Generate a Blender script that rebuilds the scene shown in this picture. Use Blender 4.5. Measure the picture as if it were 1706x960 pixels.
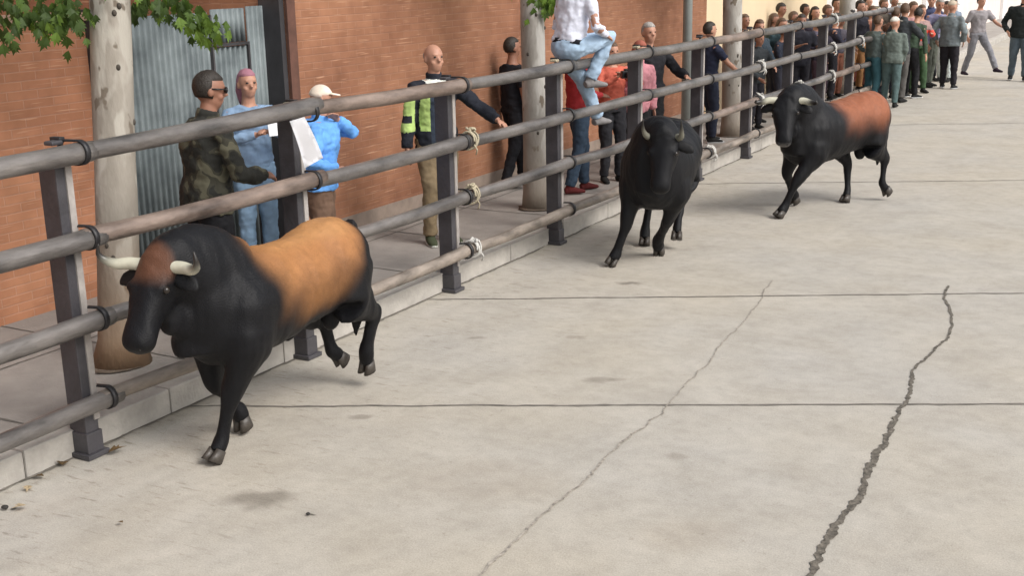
import bpy, bmesh, math, random
from mathutils import Vector, Matrix, noise, Euler
R = math.radians
random.seed(7)
for o in list(bpy.data.objects): bpy.data.objects.remove(o)
SC = bpy.context.scene
COL = SC.collection

# ------------------------------------------------------------------ camera, world, sun, exposure
CAM = bpy.data.cameras.new('camera'); cam = bpy.data.objects.new('camera', CAM); COL.objects.link(cam)
CAM.sensor_width = 36; CAM.lens = 36*1988.5/1706; CAM.clip_start = .05; CAM.clip_end = 600
cam.matrix_world = Matrix.Translation((4.7595, 0, 2.4)) @ (Matrix.Rotation(.50727463, 4, 'Z') @ Matrix.Rotation(math.pi/2-.26079503, 4, 'X') @ Matrix.Rotation(-.0204367, 4, 'Z'))
SC.camera = cam
W = bpy.data.worlds.new('World'); SC.world = W; W.use_nodes = True
wn = W.node_tree.nodes; wl = W.node_tree.links
bg = wn['Background']
sky = wn.new('ShaderNodeTexSky'); sky.sky_type = 'NISHITA'; sky.sun_disc = False
SUN_EL, SUN_AZ = R(44), R(98)          # azimuth clockwise from +Y
sky.sun_elevation = SUN_EL; sky.sun_rotation = SUN_AZ; sky.dust_density = 4; sky.air_density = 1.2
hs = wn.new('ShaderNodeHueSaturation'); hs.inputs['Saturation'].default_value = .3
wl.new(sky.outputs[0], hs.inputs['Color']); wl.new(hs.outputs[0], bg.inputs[0]); bg.inputs[1].default_value = .15
SL = bpy.data.lights.new('sun', 'SUN'); SL.energy = 1.6; SL.angle = R(24); SL.color = (1, .965, .92)
sun = bpy.data.objects.new('sun', SL); COL.objects.link(sun)
sd = Vector((math.sin(SUN_AZ)*math.cos(SUN_EL), math.cos(SUN_AZ)*math.cos(SUN_EL), math.sin(SUN_EL)))
sun.rotation_euler = sd.to_track_quat('Z', 'Y').to_euler(); sun.location = (0, 0, 20)
SC.view_settings.view_transform = 'Standard'; SC.view_settings.look = 'None'
SC.view_settings.exposure = 0.35; SC.view_settings.gamma = 1

# ------------------------------------------------------------------ materials
def mat(name, c, rough=.8, var=.15, scale=6, bump=.0, bscale=60, c2=None, metal=0, spec=.5, stretch=(1,1,1), sheen=0):
    m = bpy.data.materials.new(name); m.use_nodes = True
    n = m.node_tree.nodes; l = m.node_tree.links; b = n['Principled BSDF']
    tc = n.new('ShaderNodeTexCoord'); mp = n.new('ShaderNodeMapping'); mp.inputs['Scale'].default_value = stretch
    l.new(tc.outputs['Object'], mp.inputs[0])
    nz = n.new('ShaderNodeTexNoise'); nz.inputs['Scale'].default_value = scale; nz.inputs['Detail'].default_value = 6; nz.inputs['Roughness'].default_value = .6
    l.new(mp.outputs[0], nz.inputs['Vector'])
    rp = n.new('ShaderNodeValToRGB'); e = rp.color_ramp.elements
    a = [x*(1-var) for x in c]; d = [min(1, x*(1+var)) for x in (c2 or c)]
    e[0].color = (*a, 1); e[1].color = (*d, 1); e[0].position = .3; e[1].position = .7
    l.new(nz.outputs['Fac'], rp.inputs[0]); l.new(rp.outputs[0], b.inputs['Base Color'])
    b.inputs['Roughness'].default_value = rough; b.inputs['Metallic'].default_value = metal; b.inputs['Specular IOR Level'].default_value = spec
    if sheen: b.inputs['Sheen Weight'].default_value = sheen
    if bump:
        n2 = n.new('ShaderNodeTexNoise'); n2.inputs['Scale'].default_value = bscale; n2.inputs['Detail'].default_value = 5
        l.new(mp.outputs[0], n2.inputs['Vector'])
        bp = n.new('ShaderNodeBump'); bp.inputs['Strength'].default_value = bump; bp.inputs['Distance'].default_value = .01
        l.new(n2.outputs['Fac'], bp.inputs['Height']); l.new(bp.outputs[0], b.inputs['Normal'])
    return m
def vcol_mat(name, rough=.6, bump=.25, bscale=90, spec=.3, sheen=0):
    m = bpy.data.materials.new(name); m.use_nodes = True
    n = m.node_tree.nodes; l = m.node_tree.links; b = n['Principled BSDF']
    at = n.new('ShaderNodeAttribute'); at.attribute_name = 'coat'
    tc = n.new('ShaderNodeTexCoord'); nz = n.new('ShaderNodeTexNoise'); nz.inputs['Scale'].default_value = 28; nz.inputs['Detail'].default_value = 6
    l.new(tc.outputs['Object'], nz.inputs['Vector'])
    mr = n.new('ShaderNodeMapRange'); mr.inputs[1].default_value = .25; mr.inputs[2].default_value = .75; mr.inputs[3].default_value = .86; mr.inputs[4].default_value = 1.1
    l.new(nz.outputs['Fac'], mr.inputs[0])
    mx = n.new('ShaderNodeVectorMath'); mx.operation = 'SCALE'; l.new(at.outputs['Color'], mx.inputs[0]); l.new(mr.outputs[0], mx.inputs['Scale'])
    l.new(mx.outputs[0], b.inputs['Base Color'])
    b.inputs['Roughness'].default_value = rough; b.inputs['Specular IOR Level'].default_value = spec
    b.inputs['Sheen Weight'].default_value = sheen
    n2 = n.new('ShaderNodeTexNoise'); n2.inputs['Scale'].default_value = bscale; n2.inputs['Detail'].default_value = 4
    mp = n.new('ShaderNodeMapping'); mp.inputs['Scale'].default_value = (.35, 1, 1); l.new(tc.outputs['Object'], mp.inputs[0]); l.new(mp.outputs[0], n2.inputs['Vector'])
    bp = n.new('ShaderNodeBump'); bp.inputs['Strength'].default_value = bump; bp.inputs['Distance'].default_value = .01
    l.new(n2.outputs['Fac'], bp.inputs['Height']); l.new(bp.outputs[0], b.inputs['Normal'])
    return m
_mc = {}
def cloth(c, var=.18, c2=None, scale=9):
    k = ('cloth', tuple(c), var, c2, scale)
    if k not in _mc: _mc[k] = mat('cloth', c, .9, var, scale, .25, 45, c2, spec=.2)
    return _mc[k]
SKIN = mat('skin', (.42, .22, .15), .5, .12, 14, .05, 120, spec=.4)
SKIN2 = mat('skin_tanned', (.27, .13, .085), .5, .12, 14, .05, 120, spec=.4)
HAIR_D = mat('hair_dark', (.02, .014, .01), .6, .4, 60, .6, 90)
HAIR_B = mat('hair_brown', (.09, .05, .028), .65, .4, 60, .6, 90)
HAIR_G = mat('hair_grey', (.3, .28, .26), .7, .3, 60, .6, 90)
EYE = mat('eye', (.02, .015, .012), .2, .1)
DARKPL = mat('dark_plastic', (.012, .012, .014), .25, .1)
WHITEPL = mat('white_paper', (.82, .82, .84), .6, .03, 3)
HOOF = mat('hoof', (.05, .042, .035), .45, .3, 30, .3, 60)

# ------------------------------------------------------------------ mesh helpers
def tag(o, label=None, cat=None, group=None, kind=None):
    if label: o['label'] = label
    if cat: o['category'] = cat
    if group: o['group'] = group
    if kind: o['kind'] = kind
    return o
def empty(name, loc=(0, 0, 0), rz=0):
    o = bpy.data.objects.new(name, None); COL.objects.link(o); o.location = loc; o.rotation_euler = (0, 0, rz); o.empty_display_size = .2
    return o
def obj(name, bm, m, parent=None, smooth=True, loc=None):
    me = bpy.data.meshes.new(name); bm.normal_update(); bm.to_mesh(me); bm.free()
    for x in (m if isinstance(m, (list, tuple)) else [m]): me.materials.append(x)
    if smooth: me.shade_smooth()
    o = bpy.data.objects.new(name, me); COL.objects.link(o)
    if parent: o.parent = parent
    if loc: o.location = loc
    return o
def box(bm, lo, hi, mi=0, bev=0):
    r = bmesh.ops.create_cube(bm, size=1)
    vs = r['verts']
    for v in vs:
        v.co = Vector([lo[i]+(v.co[i]+.5)*(hi[i]-lo[i]) for i in range(3)])
    fs = {f for v in vs for f in v.link_faces}
    for f in fs: f.material_index = mi
    if bev:
        es = {e for v in vs for e in v.link_edges}
        bmesh.ops.bevel(bm, geom=list(es), offset=bev, segments=2, affect='EDGES', profile=.6)
    return vs
def ring_loft(bm, rings, mi=0, cap=True):
    """rings: list of lists of Vectors, same count"""
    vr = [[bm.verts.new(p) for p in r] for r in rings]; n = len(vr[0])
    for a, b in zip(vr, vr[1:]):
        for i in range(n):
            f = bm.faces.new((a[i], a[(i+1) % n], b[(i+1) % n], b[i])); f.material_index = mi
    if cap:
        f = bm.faces.new(vr[0][::-1]); f.material_index = mi
        f = bm.faces.new(vr[-1]); f.material_index = mi
    return vr
def catmull(pts, rad, sub):
    if len(pts) < 3 or sub < 2: return pts, rad
    P, Q = [], []
    n = len(pts)
    for i in range(n-1):
        p0 = pts[max(i-1, 0)]; p1 = pts[i]; p2 = pts[i+1]; p3 = pts[min(i+2, n-1)]
        for k in range(sub):
            t = k/sub
            P.append(.5*((2*p1)+(p2-p0)*t+(2*p0-5*p1+4*p2-p3)*t*t+(3*p1-p0-3*p2+p3)*t**3))
            Q.append(tuple(rad[i][j]*(1-t)+rad[i+1][j]*t for j in range(2)))
    P.append(pts[-1]); Q.append(rad[-1])
    return P, Q
def tube(bm, pts, rad, sides=12, up=(0, 0, 1), sub=1, mi=0, cap=True):
    """tapered tube; rad = r or (r_side, r_up)"""
    pts = [Vector(p) for p in pts]
    if not isinstance(rad, (list, tuple)): rad = [rad]*len(pts)
    rad = [r if isinstance(r, (list, tuple)) else (r, r) for r in rad]
    pts, rad = catmull(pts, rad, sub)
    U = Vector(up); rings = []; prev = None
    for i, p in enumerate(pts):
        t = (pts[min(i+1, len(pts)-1)]-pts[max(i-1, 0)])
        t = t.normalized() if t.length > 1e-9 else Vector((0, 0, 1))
        s = U.cross(t)
        if s.length < .3:
            if prev is not None: s = prev-t*prev.dot(t)
            elif s.length < .05: s = Vector((1, 0, 0)).cross(t)
        if s.length < .02: s = Vector((0, 1, 0)).cross(t)
        if prev is not None and s.dot(prev) < 0: s = -s
        s.normalize(); prev = s.copy(); u = t.cross(s)
        rings.append([p+s*(math.cos(a)*rad[i][0])+u*(math.sin(a)*rad[i][1]) for a in [2*math.pi*k/sides for k in range(sides)]])
    return ring_loft(bm, rings, mi, cap)
def ell(bm, c, r, M=None, seg=16, mi=0):
    res = bmesh.ops.create_uvsphere(bm, u_segments=seg, v_segments=max(6, seg*2//3), radius=1)
    T = Matrix.Translation(c) @ (M.to_4x4() if M else Matrix.Identity(4)) @ Matrix.Diagonal((*r, 1))
    for v in res['verts']: v.co = T @ v.co
    for v in res['verts']:
        for f in v.link_faces: f.material_index = mi
    return res['verts']
DG = None
def remesh(bm, voxel, smooth=3, fac=.5):
    """union of overlapping closed shapes into one continuous skin; returns a bmesh"""
    me = bpy.data.meshes.new('tmp'); bmesh.ops.recalc_face_normals(bm, faces=bm.faces); bm.to_mesh(me); bm.free()
    o = bpy.data.objects.new('tmp', me); COL.objects.link(o)
    md = o.modifiers.new('r', 'REMESH'); md.mode = 'VOXEL'; md.voxel_size = voxel; md.adaptivity = 0
    dg = bpy.context.evaluated_depsgraph_get(); dg.update()
    m2 = bpy.data.meshes.new_from_object(o.evaluated_get(dg))
    bpy.data.objects.remove(o); bpy.data.meshes.remove(me)
    b = bmesh.new(); b.from_mesh(m2); bpy.data.meshes.remove(m2)
    for _ in range(smooth): bmesh.ops.smooth_vert(b, verts=b.verts, factor=fac, use_axis_x=True, use_axis_y=True, use_axis_z=True)
    return b
def wrinkle(bm, amp, freq, seed=0, stretch=(1, 1, .5)):
    bm.normal_update(); off = Vector((seed*7.1, seed*3.3, seed*1.7))
    ns = [v.normal.copy() for v in bm.verts]
    for v, n in zip(bm.verts, ns):
        q = Vector((v.co.x*stretch[0], v.co.y*stretch[1], v.co.z*stretch[2]))*freq+off
        v.co += n*amp*(noise.noise(q)+.5*noise.noise(q*2.3))
def paint(o, fn):
    me = o.data; at = me.color_attributes.new('coat', 'FLOAT_COLOR', 'POINT')
    for i, v in enumerate(me.vertices):
        at.data[i].color = (*fn(v.co), 1)
def lerp(a, b, t): return tuple(a[i]*(1-t)+b[i]*t for i in range(len(a)))
def sstep(a, b, x):
    t = max(0, min(1, (x-a)/(b-a))); return t*t*(3-2*t)

# ------------------------------------------------------------------ ground
def ground_material():
    m = bpy.data.materials.new('concrete_road'); m.use_nodes = True
    n = m.node_tree.nodes; l = m.node_tree.links; b = n['Principled BSDF']
    tc = n.new('ShaderNodeTexCoord')
    def nz(s, d=6, r=.6, st=None):
        t = n.new('ShaderNodeTexNoise'); t.inputs['Scale'].default_value = s; t.inputs['Detail'].default_value = d; t.inputs['Roughness'].default_value = r
        if st:
            mp = n.new('ShaderNodeMapping'); mp.inputs['Scale'].default_value = st; mp.inputs['Rotation'].default_value = (0, 0, R(-29)); l.new(tc.outputs['Object'], mp.inputs[0]); l.new(mp.outputs[0], t.inputs[0])
        else: l.new(tc.outputs['Object'], t.inputs[0])
        return t.outputs['Fac']
    def ramp(f, a, b_, p0, p1):
        r = n.new('ShaderNodeValToRGB'); e = r.color_ramp.elements; e[0].position = p0; e[1].position = p1; e[0].color = (*a, 1); e[1].color = (*b_, 1); l.new(f, r.inputs[0]); return r.outputs[0]
    def mix(t, f, a, b_):
        x = n.new('ShaderNodeMix'); x.data_type = 'RGBA'; x.blend_type = t
        if isinstance(f, float): x.inputs[0].default_value = f
        else: l.new(f, x.inputs[0])
        l.new(a, x.inputs[6])
        if isinstance(b_, tuple): x.inputs[7].default_value = (*b_, 1)
        else: l.new(b_, x.inputs[7])
        return x.outputs[2]
    c = ramp(nz(.45, 3), (.445, .405, .34), (.425, .40, .36), .35, .65)
    c = mix('MULTIPLY', 1., c, ramp(nz(2.2, 7, .65), (.87, .86, .845), (1.04, 1.04, 1.04), .3, .62))
    c = mix('MULTIPLY', 1., c, ramp(nz(9, 6, .7), (.9, .9, .9), (1.05, 1.05, 1.05), .3, .6))
    c = mix('MULTIPLY', 1., c, ramp(nz(130, 3, .7), (.8, .8, .8), (1.1, 1.1, 1.1), .3, .7))
    c = mix('MULTIPLY', 1., c, ramp(nz(17, 4, .8), (1, 1, 1), (.80, .79, .77), .60, .72))
    c = mix('MULTIPLY', 1., c, ramp(nz(24, 3, .8, (1, 2.5, 1)), (1.18, 1.17, 1.15), (1, 1, 1), .28, .36))
    # short darker scuffs from hooves
    s = ramp(nz(5.5, 5, .65, (1, 4.5, 1)), (1, 1, 1), (.68, .66, .63), .58, .66)
    sep = n.new('ShaderNodeSeparateXYZ'); l.new(tc.outputs['Object'], sep.inputs[0])
    near = n.new('ShaderNodeMapRange'); near.inputs[1].default_value = 1.9; near.inputs[2].default_value = .3; near.inputs[3].default_value = 0; near.inputs[4].default_value = 1; l.new(sep.outputs[0], near.inputs[0])
    c = mix('MULTIPLY', near.outputs[0], c, s)
    # distinct stains
    wn_ = n.new('ShaderNodeTexNoise'); wn_.inputs['Scale'].default_value = 7; wn_.inputs['Detail'].default_value = 4; l.new(tc.outputs['Object'], wn_.inputs[0])
    w = n.new('ShaderNodeVectorMath'); w.operation = 'SCALE'; w.inputs['Scale'].default_value = .16; l.new(wn_.outputs['Color'], w.inputs[0])
    ad = n.new('ShaderNodeVectorMath'); l.new(tc.outputs['Object'], ad.inputs[0]); l.new(w.outputs[0], ad.inputs[1])
    for (x, y, r, ax, k) in [(1.16, 3.96, .115, 1.9, .62), (1.93, 6.2, .08, 2.0, .72), (1.15, 8.37, .07, 1.6, .55), (.96, 5.06, .05, 1.8, .7), (1.49, 3.92, .016, 1., .3), (.2, 3.36, .02, 1, .2), (2.75, 5.3, .05, 1.3, .8), (3.1, 4.5, .2, 1.5, .93), (2.0, 4.6, .35, 1.4, .93), (1.4, 6.9, .035, 2.6, .78), (.8, 6.6, .04, 2.5, .74)]:
        mp = n.new('ShaderNodeMapping'); mp.vector_type = 'TEXTURE'; mp.inputs['Location'].default_value = (x+.08, y+.08, 0); mp.inputs['Rotation'].default_value = (0, 0, R(29)); mp.inputs['Scale'].default_value = (r*ax, r, 1)
        l.new(ad.outputs[0], mp.inputs[0])
        ln = n.new('ShaderNodeVectorMath'); ln.operation = 'LENGTH'; l.new(mp.outputs[0], ln.inputs[0])
        c = mix('MULTIPLY', 1., c, ramp(ln.outputs['Value'], (k, k*.98, k*.96), (1, 1, 1), .45, 1.))
    l.new(c, b.inputs['Base Color']); b.inputs['Roughness'].default_value = .88; b.inputs['Specular IOR Level'].default_value = .3
    bp = n.new('ShaderNodeBump'); bp.inputs['Strength'].default_value = .35; bp.inputs['Distance'].default_value = .008
    l.new(nz(70, 6, .7), bp.inputs['Height']); l.new(bp.outputs[0], b.inputs['Normal'])
    return m
bm = bmesh.new()
vs = [bm.verts.new(p) for p in ((-300, -200, -.01), (300, -200, -.01), (300, 400, -.01), (-300, 400, -.01))]; bm.faces.new(vs)
tag(obj('ground', bm, mat('earth', (.3, .27, .22), .95, .2, .5), smooth=False), kind='structure')
CR = mat('tar_crack', (.12, .105, .085), .95, .6, 35, .8, 60)
JN = mat('joint_dirt', (.16, .145, .125), .95, .35, 12)
PALE = mat('pale_crack_edge', (.30, .27, .23), .95, .5, 40)
bm = bmesh.new()
vs = [bm.verts.new(p) for p in ((-.045, -6, 0), (9, -6, 0), (9, 90, 0), (-.045, 90, 0))]; bm.faces.new(vs)
def strip(bm, pts, wfn, mi, step=.03, jit=.006, z=.003, seed=0):
    """thin jagged ribbon following pts"""
    P = [Vector((*p, 0)) for p in pts]; out = []
    for a, b_ in zip(P, P[1:]):
        k = max(1, int((b_-a).length/step))
        for i in range(k): out.append(a.lerp(b_, i/k))
    out.append(P[-1]); rows = []
    tot = len(out)
    for i, p in enumerate(out):
        t = (out[min(i+1, tot-1)]-out[max(i-1, 0)]).normalized(); s = Vector((-t.y, t.x, 0))
        L_ = i*step; j = jit*3*noise.noise(Vector((L_*2.1, seed, 0)))+jit*1.3*noise.noise(Vector((L_*9, seed, 4)))+jit*.6*noise.noise(Vector((L_*31, seed, 7)))
        w = wfn(i/tot)*max(.15, 1+1.0*noise.noise(Vector((L_*26, seed, 9)))+.8*noise.noise(Vector((L_*5, seed, 2))))
        w2 = wfn(i/tot)*max(.15, 1+1.0*noise.noise(Vector((L_*26, seed, 19)))+.8*noise.noise(Vector((L_*5, seed, 12))))
        rows.append((bm.verts.new((p.x+s.x*(j+w), p.y+s.y*(j+w), z)), bm.verts.new((p.x+s.x*(j-w2), p.y+s.y*(j-w2), z))))
    for a, b_ in zip(rows, rows[1:]):
        f = bm.faces.new((a[0], a[1], b_[1], b_[0])); f.material_index = mi
        if f.normal.z < 0: f.normal_flip()
for k, (a, b_) in enumerate([((-.04, 4.75), (9, 9.2)), ((-.04, 7.28), (9, 11.9)), ((-.04, 12.7), (9, 17.1)), ((-.04, 18.2), (9, 22.6)), ((-.04, 2.0), (9, 6.4)), ((-.04, 24), (9, 28.4))]):
    strip(bm, [a, b_], lambda t: .010, 2, .05, .005, .003, k)
strip(bm, [(3.4, 9.3), (3.45, 8.88), (3.60, 8.25), (3.62, 7.9), (3.56, 7.3), (3.61, 6.55), (3.64, 6.02), (3.66, 5.14), (3.67, 4.4), (3.64, 3.6), (3.66, 2.2)], lambda t: .009+.008*sstep(.3, .5, t), 1, .012, .010, .0045, 31)
strip(bm, [(2.15, 8.9), (2.26, 8.16), (2.36, 6.96), (2.44, 5.93), (2.44, 4.91), (2.47, 3.8), (2.5, 2.6)], lambda t: .006 if t > .5 else .004, 3, .025, .014, .006, 55)
tag(obj('road', bm, [ground_material(), CR, JN, PALE], smooth=False), kind='structure')

SIDE = mat('sidewalk_concrete', (.30, .275, .25), .92, .18, 3, .4, 60)
SIDEJ = mat('sidewalk_joint', (.13, .12, .105), .95, .3, 10)
KERB = mat('kerb_stone', (.40, .375, .34), .9, .2, 5, .5, 50)
bm = bmesh.new(); box(bm, (-2.6, -6, -.05), (-.245, 90, .135))
for k in range(-3, 30): strip(bm, [(-2.5, k*1.2+.3), (-.25, k*1.2+.3)], lambda t: .007, 1, .06, .004, .1385, k)
strip(bm, [(-1.25, -4), (-1.25, 40)], lambda t: .006, 1, .1, .004, .1395, 60)
tag(obj('pavement', bm, [SIDE, SIDEJ], smooth=False), kind='structure')
bm = bmesh.new()
for k in range(-5, 90):
    box(bm, (-.242, k*1.0+.63+.004, -.05), (-.04, k*1.0+1.63-.004, .148+.003*math.sin(k*2.1)), 0, .012)
tag(obj('kerb', bm, KERB, smooth=False), kind='structure')
# thin dark jagged line along the foot of the kerb
bm = bmesh.new()
strip(bm, [(-.03, 2.4), (-.028, 16)], lambda t: .012, 0, .03, .01, .0055, 91)
tag(obj('kerb_line', bm, JN, smooth=False), kind='structure')

# ------------------------------------------------------------------ walls and buildings
def brick_mat(name, c1, c2, mortar, grime=.25):
    m = bpy.data.materials.new(name); m.use_nodes = True
    n = m.node_tree.nodes; l = m.node_tree.links; b = n['Principled BSDF']
    tc = n.new('ShaderNodeTexCoord'); sp = n.new('ShaderNodeSeparateXYZ'); cb = n.new('ShaderNodeCombineXYZ')
    l.new(tc.outputs['Object'], sp.inputs[0])
    ad = n.new('ShaderNodeMath'); ad.operation = 'ADD'; l.new(sp.outputs[0], ad.inputs[0]); l.new(sp.outputs[1], ad.inputs[1])
    l.new(ad.outputs[0], cb.inputs[0]); l.new(sp.outputs[2], cb.inputs[1])
    br = n.new('ShaderNodeTexBrick'); l.new(cb.outputs[0], br.inputs['Vector'])
    br.inputs['Color1'].default_value = (*c1, 1); br.inputs['Color2'].default_value = (*c2, 1); br.inputs['Mortar'].default_value = (*mortar, 1)
    br.inputs['Scale'].default_value = 1; br.inputs['Brick Width'].default_value = .25; br.inputs['Row Height'].default_value = .062
    br.inputs['Mortar Size'].default_value = .006; br.inputs['Mortar Smooth'].default_value = .5
    def nm(s, a, b2, p0=.3, p1=.7, d=5):
        t = n.new('ShaderNodeTexNoise'); t.inputs['Scale'].default_value = s; t.inputs['Detail'].default_value = d; l.new(tc.outputs['Object'], t.inputs[0])
        r = n.new('ShaderNodeValToRGB'); e = r.color_ramp.elements; e[0].position = p0; e[1].position = p1; e[0].color = (*a, 1); e[1].color = (*b2, 1); l.new(t.outputs['Fac'], r.inputs[0]); return r.outputs[0]
    def mul(a, b2):
        x = n.new('ShaderNodeMix'); x.data_type = 'RGBA'; x.blend_type = 'MULTIPLY'; x.inputs[0].default_value = 1; l.new(a, x.inputs[6]); l.new(b2, x.inputs[7]); return x.outputs[2]
    c = mul(br.outputs[0], nm(.9, (1-grime, 1-grime*1.15, 1-grime*1.1), (1.05, 1.05, 1.05)))
    c = mul(c, nm(6, (.85, .84, .83), (1.08, 1.08, 1.08)))
    # occasional paler courses
    wv = n.new('ShaderNodeTexNoise'); mp = n.new('ShaderNodeMapping'); mp.inputs['Scale'].default_value = (.6, .6, 16); l.new(tc.outputs['Object'], mp.inputs[0]); l.new(mp.outputs[0], wv.inputs[0]); wv.inputs['Detail'].default_value = 1
    r = n.new('ShaderNodeValToRGB'); e = r.color_ramp.elements; e[0].position = .66; e[1].position = .72; e[0].color = (0, 0, 0, 1); e[1].color = (.45, .45, .45, 1); l.new(wv.outputs['Fac'], r.inputs[0])
    x = n.new('ShaderNodeMix'); x.data_type = 'RGBA'; l.new(r.outputs[0], x.inputs[0]); l.new(c, x.inputs[6]); x.inputs[7].default_value = (.66, .40, .26, 1)
    l.new(x.outputs[2], b.inputs['Base Color']); b.inputs['Roughness'].default_value = .9; b.inputs['Specular IOR Level'].default_value = .25
    bp = n.new('ShaderNodeBump'); bp.inputs['Strength'].default_value = .4; bp.inputs['Distance'].default_value = .005; bp.invert = True
    l.new(br.outputs['Fac'], bp.inputs['Height']); l.new(bp.outputs[0], b.inputs['Normal'])
    return m
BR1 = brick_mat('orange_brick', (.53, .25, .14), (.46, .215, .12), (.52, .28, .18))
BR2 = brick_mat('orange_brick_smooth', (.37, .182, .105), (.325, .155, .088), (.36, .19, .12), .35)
COP = mat('coping', (.38, .24, .17), .9, .2, 5, .3, 40)
CREAM = mat('cream_render', (.72, .57, .38), .9, .06, 2, .2, 50)
WHITE = mat('white_render', (.68, .62, .58), .9, .06, 1.5, .2, 50)
PINKR = mat('pink_render', (.55, .36, .26), .9, .1, 2, .2, 50)
GLASS = mat('window_glass', (.03, .035, .04), .12, .2, 3)
STEEL = mat('painted_steel', (.07, .065, .068), .45, .3, 8, .15, 60)
DKJ = mat('dark_jamb', (.035, .033, .036), .6, .3, 6)
RUSTW = mat('brown_jamb', (.11, .05, .035), .8, .3, 8)

t = empty('brick_wall', (-2.03, 0, .13)); tag(t, 'low orange brick wall left of the corrugated gate, behind the nearest tree', 'wall')
bm = bmesh.new(); box(bm, (-.27, -6, -.1), (0, 6.12, 1.98)); obj('wall', bm, BR1, t, False)
bm = bmesh.new(); box(bm, (-.3, -6, 1.983), (.03, 6.14, 2.04), 0, .008); obj('coping', bm, COP, t, False)
t = empty('brick_building', (-1.62, 0, .13)); tag(t, 'tall orange brick building wall running from the corrugated gate to the cream house', 'building')
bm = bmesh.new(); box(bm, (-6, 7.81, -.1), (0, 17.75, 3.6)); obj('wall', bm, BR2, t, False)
bm = bmesh.new(); box(bm, (-6.1, 7.82, 3.603), (.12, 17.8, 3.75), 0, .01); obj('roof', bm, COP, t, False)
bm = bmesh.new(); box(bm, (-.012, 7.806, -.1), (.012, 7.91, 3.59)); obj('corner_trim', bm, RUSTW, t, False)
bm = bmesh.new()
for y0, y1, z0, z1 in ((9.5, 10.6, 2.35, 3.2), (12.4, 13.5, 2.35, 3.2), (15.2, 16.3, 2.35, 3.2)):
    f = obj('window', (lambda b: (box(b, (-.02, y0, z0), (.03, y1, z1), 0, .01), b)[1])(bmesh.new()), STEEL, t, False)
    b2 = bmesh.new(); box(b2, (.0, y0+.06, z0+.06), (.036, y1-.06, z1-.06)); obj('pane', b2, GLASS, f, False)
bm.free()
bm = bmesh.new(); box(bm, (-.004, 8.02, -.1), (.006, 17.7, .16)); obj('plinth', bm, mat('plinth', (.28, .22, .18), .95, .25, 4), t, False)

t = empty('cream_house', (-1.66, 0, .13)); tag(t, 'cream rendered house wall beyond the brick building, above the crowd', 'building')
bm = bmesh.new(); box(bm, (-6, 17.80, -.1), (0, 25.0, 5.2)); obj('wall', bm, CREAM, t, False)
bm = bmesh.new(); box(bm, (-6.1, 17.83, 5.203), (.25, 25.1, 5.35), 0, .02); obj('roof', bm, COP, t, False)
for y0 in (19.2, 22.4):
    b2 = bmesh.new(); box(b2, (-.02, y0, 2.9), (.03, y0+1, 4.1), 0, .01); f = obj('window', b2, STEEL, t, False)
    b2 = bmesh.new(); box(b2, (0, y0+.07, 2.97), (.036, y0+.93, 4.03)); obj('pane', b2, GLASS, f, False)
t = empty('white_house', (-1.7, 0, .13)); tag(t, 'white rendered house front with pilasters at the far end of the street', 'building')
bm = bmesh.new(); box(bm, (-6, 25.05, -.1), (0, 62, 5.5)); obj('wall', bm, WHITE, t, False)
for y0 in (30, 35.5, 41, 46.5, 52):
    b2 = bmesh.new(); box(b2, (0.002, y0, -.1), (.12, y0+.9, 5.4), 0, .01); obj('pilaster', b2, mat('pilaster_white', (.78, .76, .75), .9, .04), t, False)
for y0 in (33, 39, 44.3, 49.8):
    b2 = bmesh.new(); box(b2, (-.02, y0, 2.9), (.03, y0+1.1, 4.3), 0, .01); f = obj('window', b2, STEEL, t, False)
    b2 = bmesh.new(); box(b2, (0, y0+.08, 2.98), (.036, y0+1.02, 4.22)); obj('pane', b2, GLASS, f, False)
bm = bmesh.new(); box(bm, (-6.1, 25.06, 5.503), (.3, 62.1, 5.7), 0, .02); obj('roof', bm, COP, t, False)
# house beyond the low wall
t = empty('pink_house', (-6.2, 0, 0)); tag(t, 'pinkish house behind the low brick wall and the gate', 'building')
bm = bmesh.new(); box(bm, (-6, -3, 0), (0, 11.9, 5.5)); obj('wall', bm, PINKR, t, False)
for y0, z0, z1 in ((8.9, 2.25, 3.4), (10.5, 2.3, 3.4), (6.6, 2.9, 3.9), (2.3, 2.9, 3.9)):
    b2 = bmesh.new(); box(b2, (-.02, y0, z0), (.04, y0+.8, z1), 0, .01); f = obj('window', b2, mat('frame_white', (.7, .66, .62), .6, .05), t, False)
    b2 = bmesh.new(); box(b2, (0, y0+.07, z0+.07), (.046, y0+.73, z1-.07)); obj('pane', b2, GLASS, f, False)
bm = bmesh.new(); tube(bm, [(.08, 4.73, 0), (.08, 4.73, 5.4)], .05, 10); obj('drainpipe', bm, mat('pipe_brown', (.2, .1, .06), .6), t)
bm = bmesh.new(); box(bm, (-6.2, -3.2, 5.503), (.4, 12.1, 5.7), 0, .02); obj('roof', bm, COP, t, False)

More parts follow.
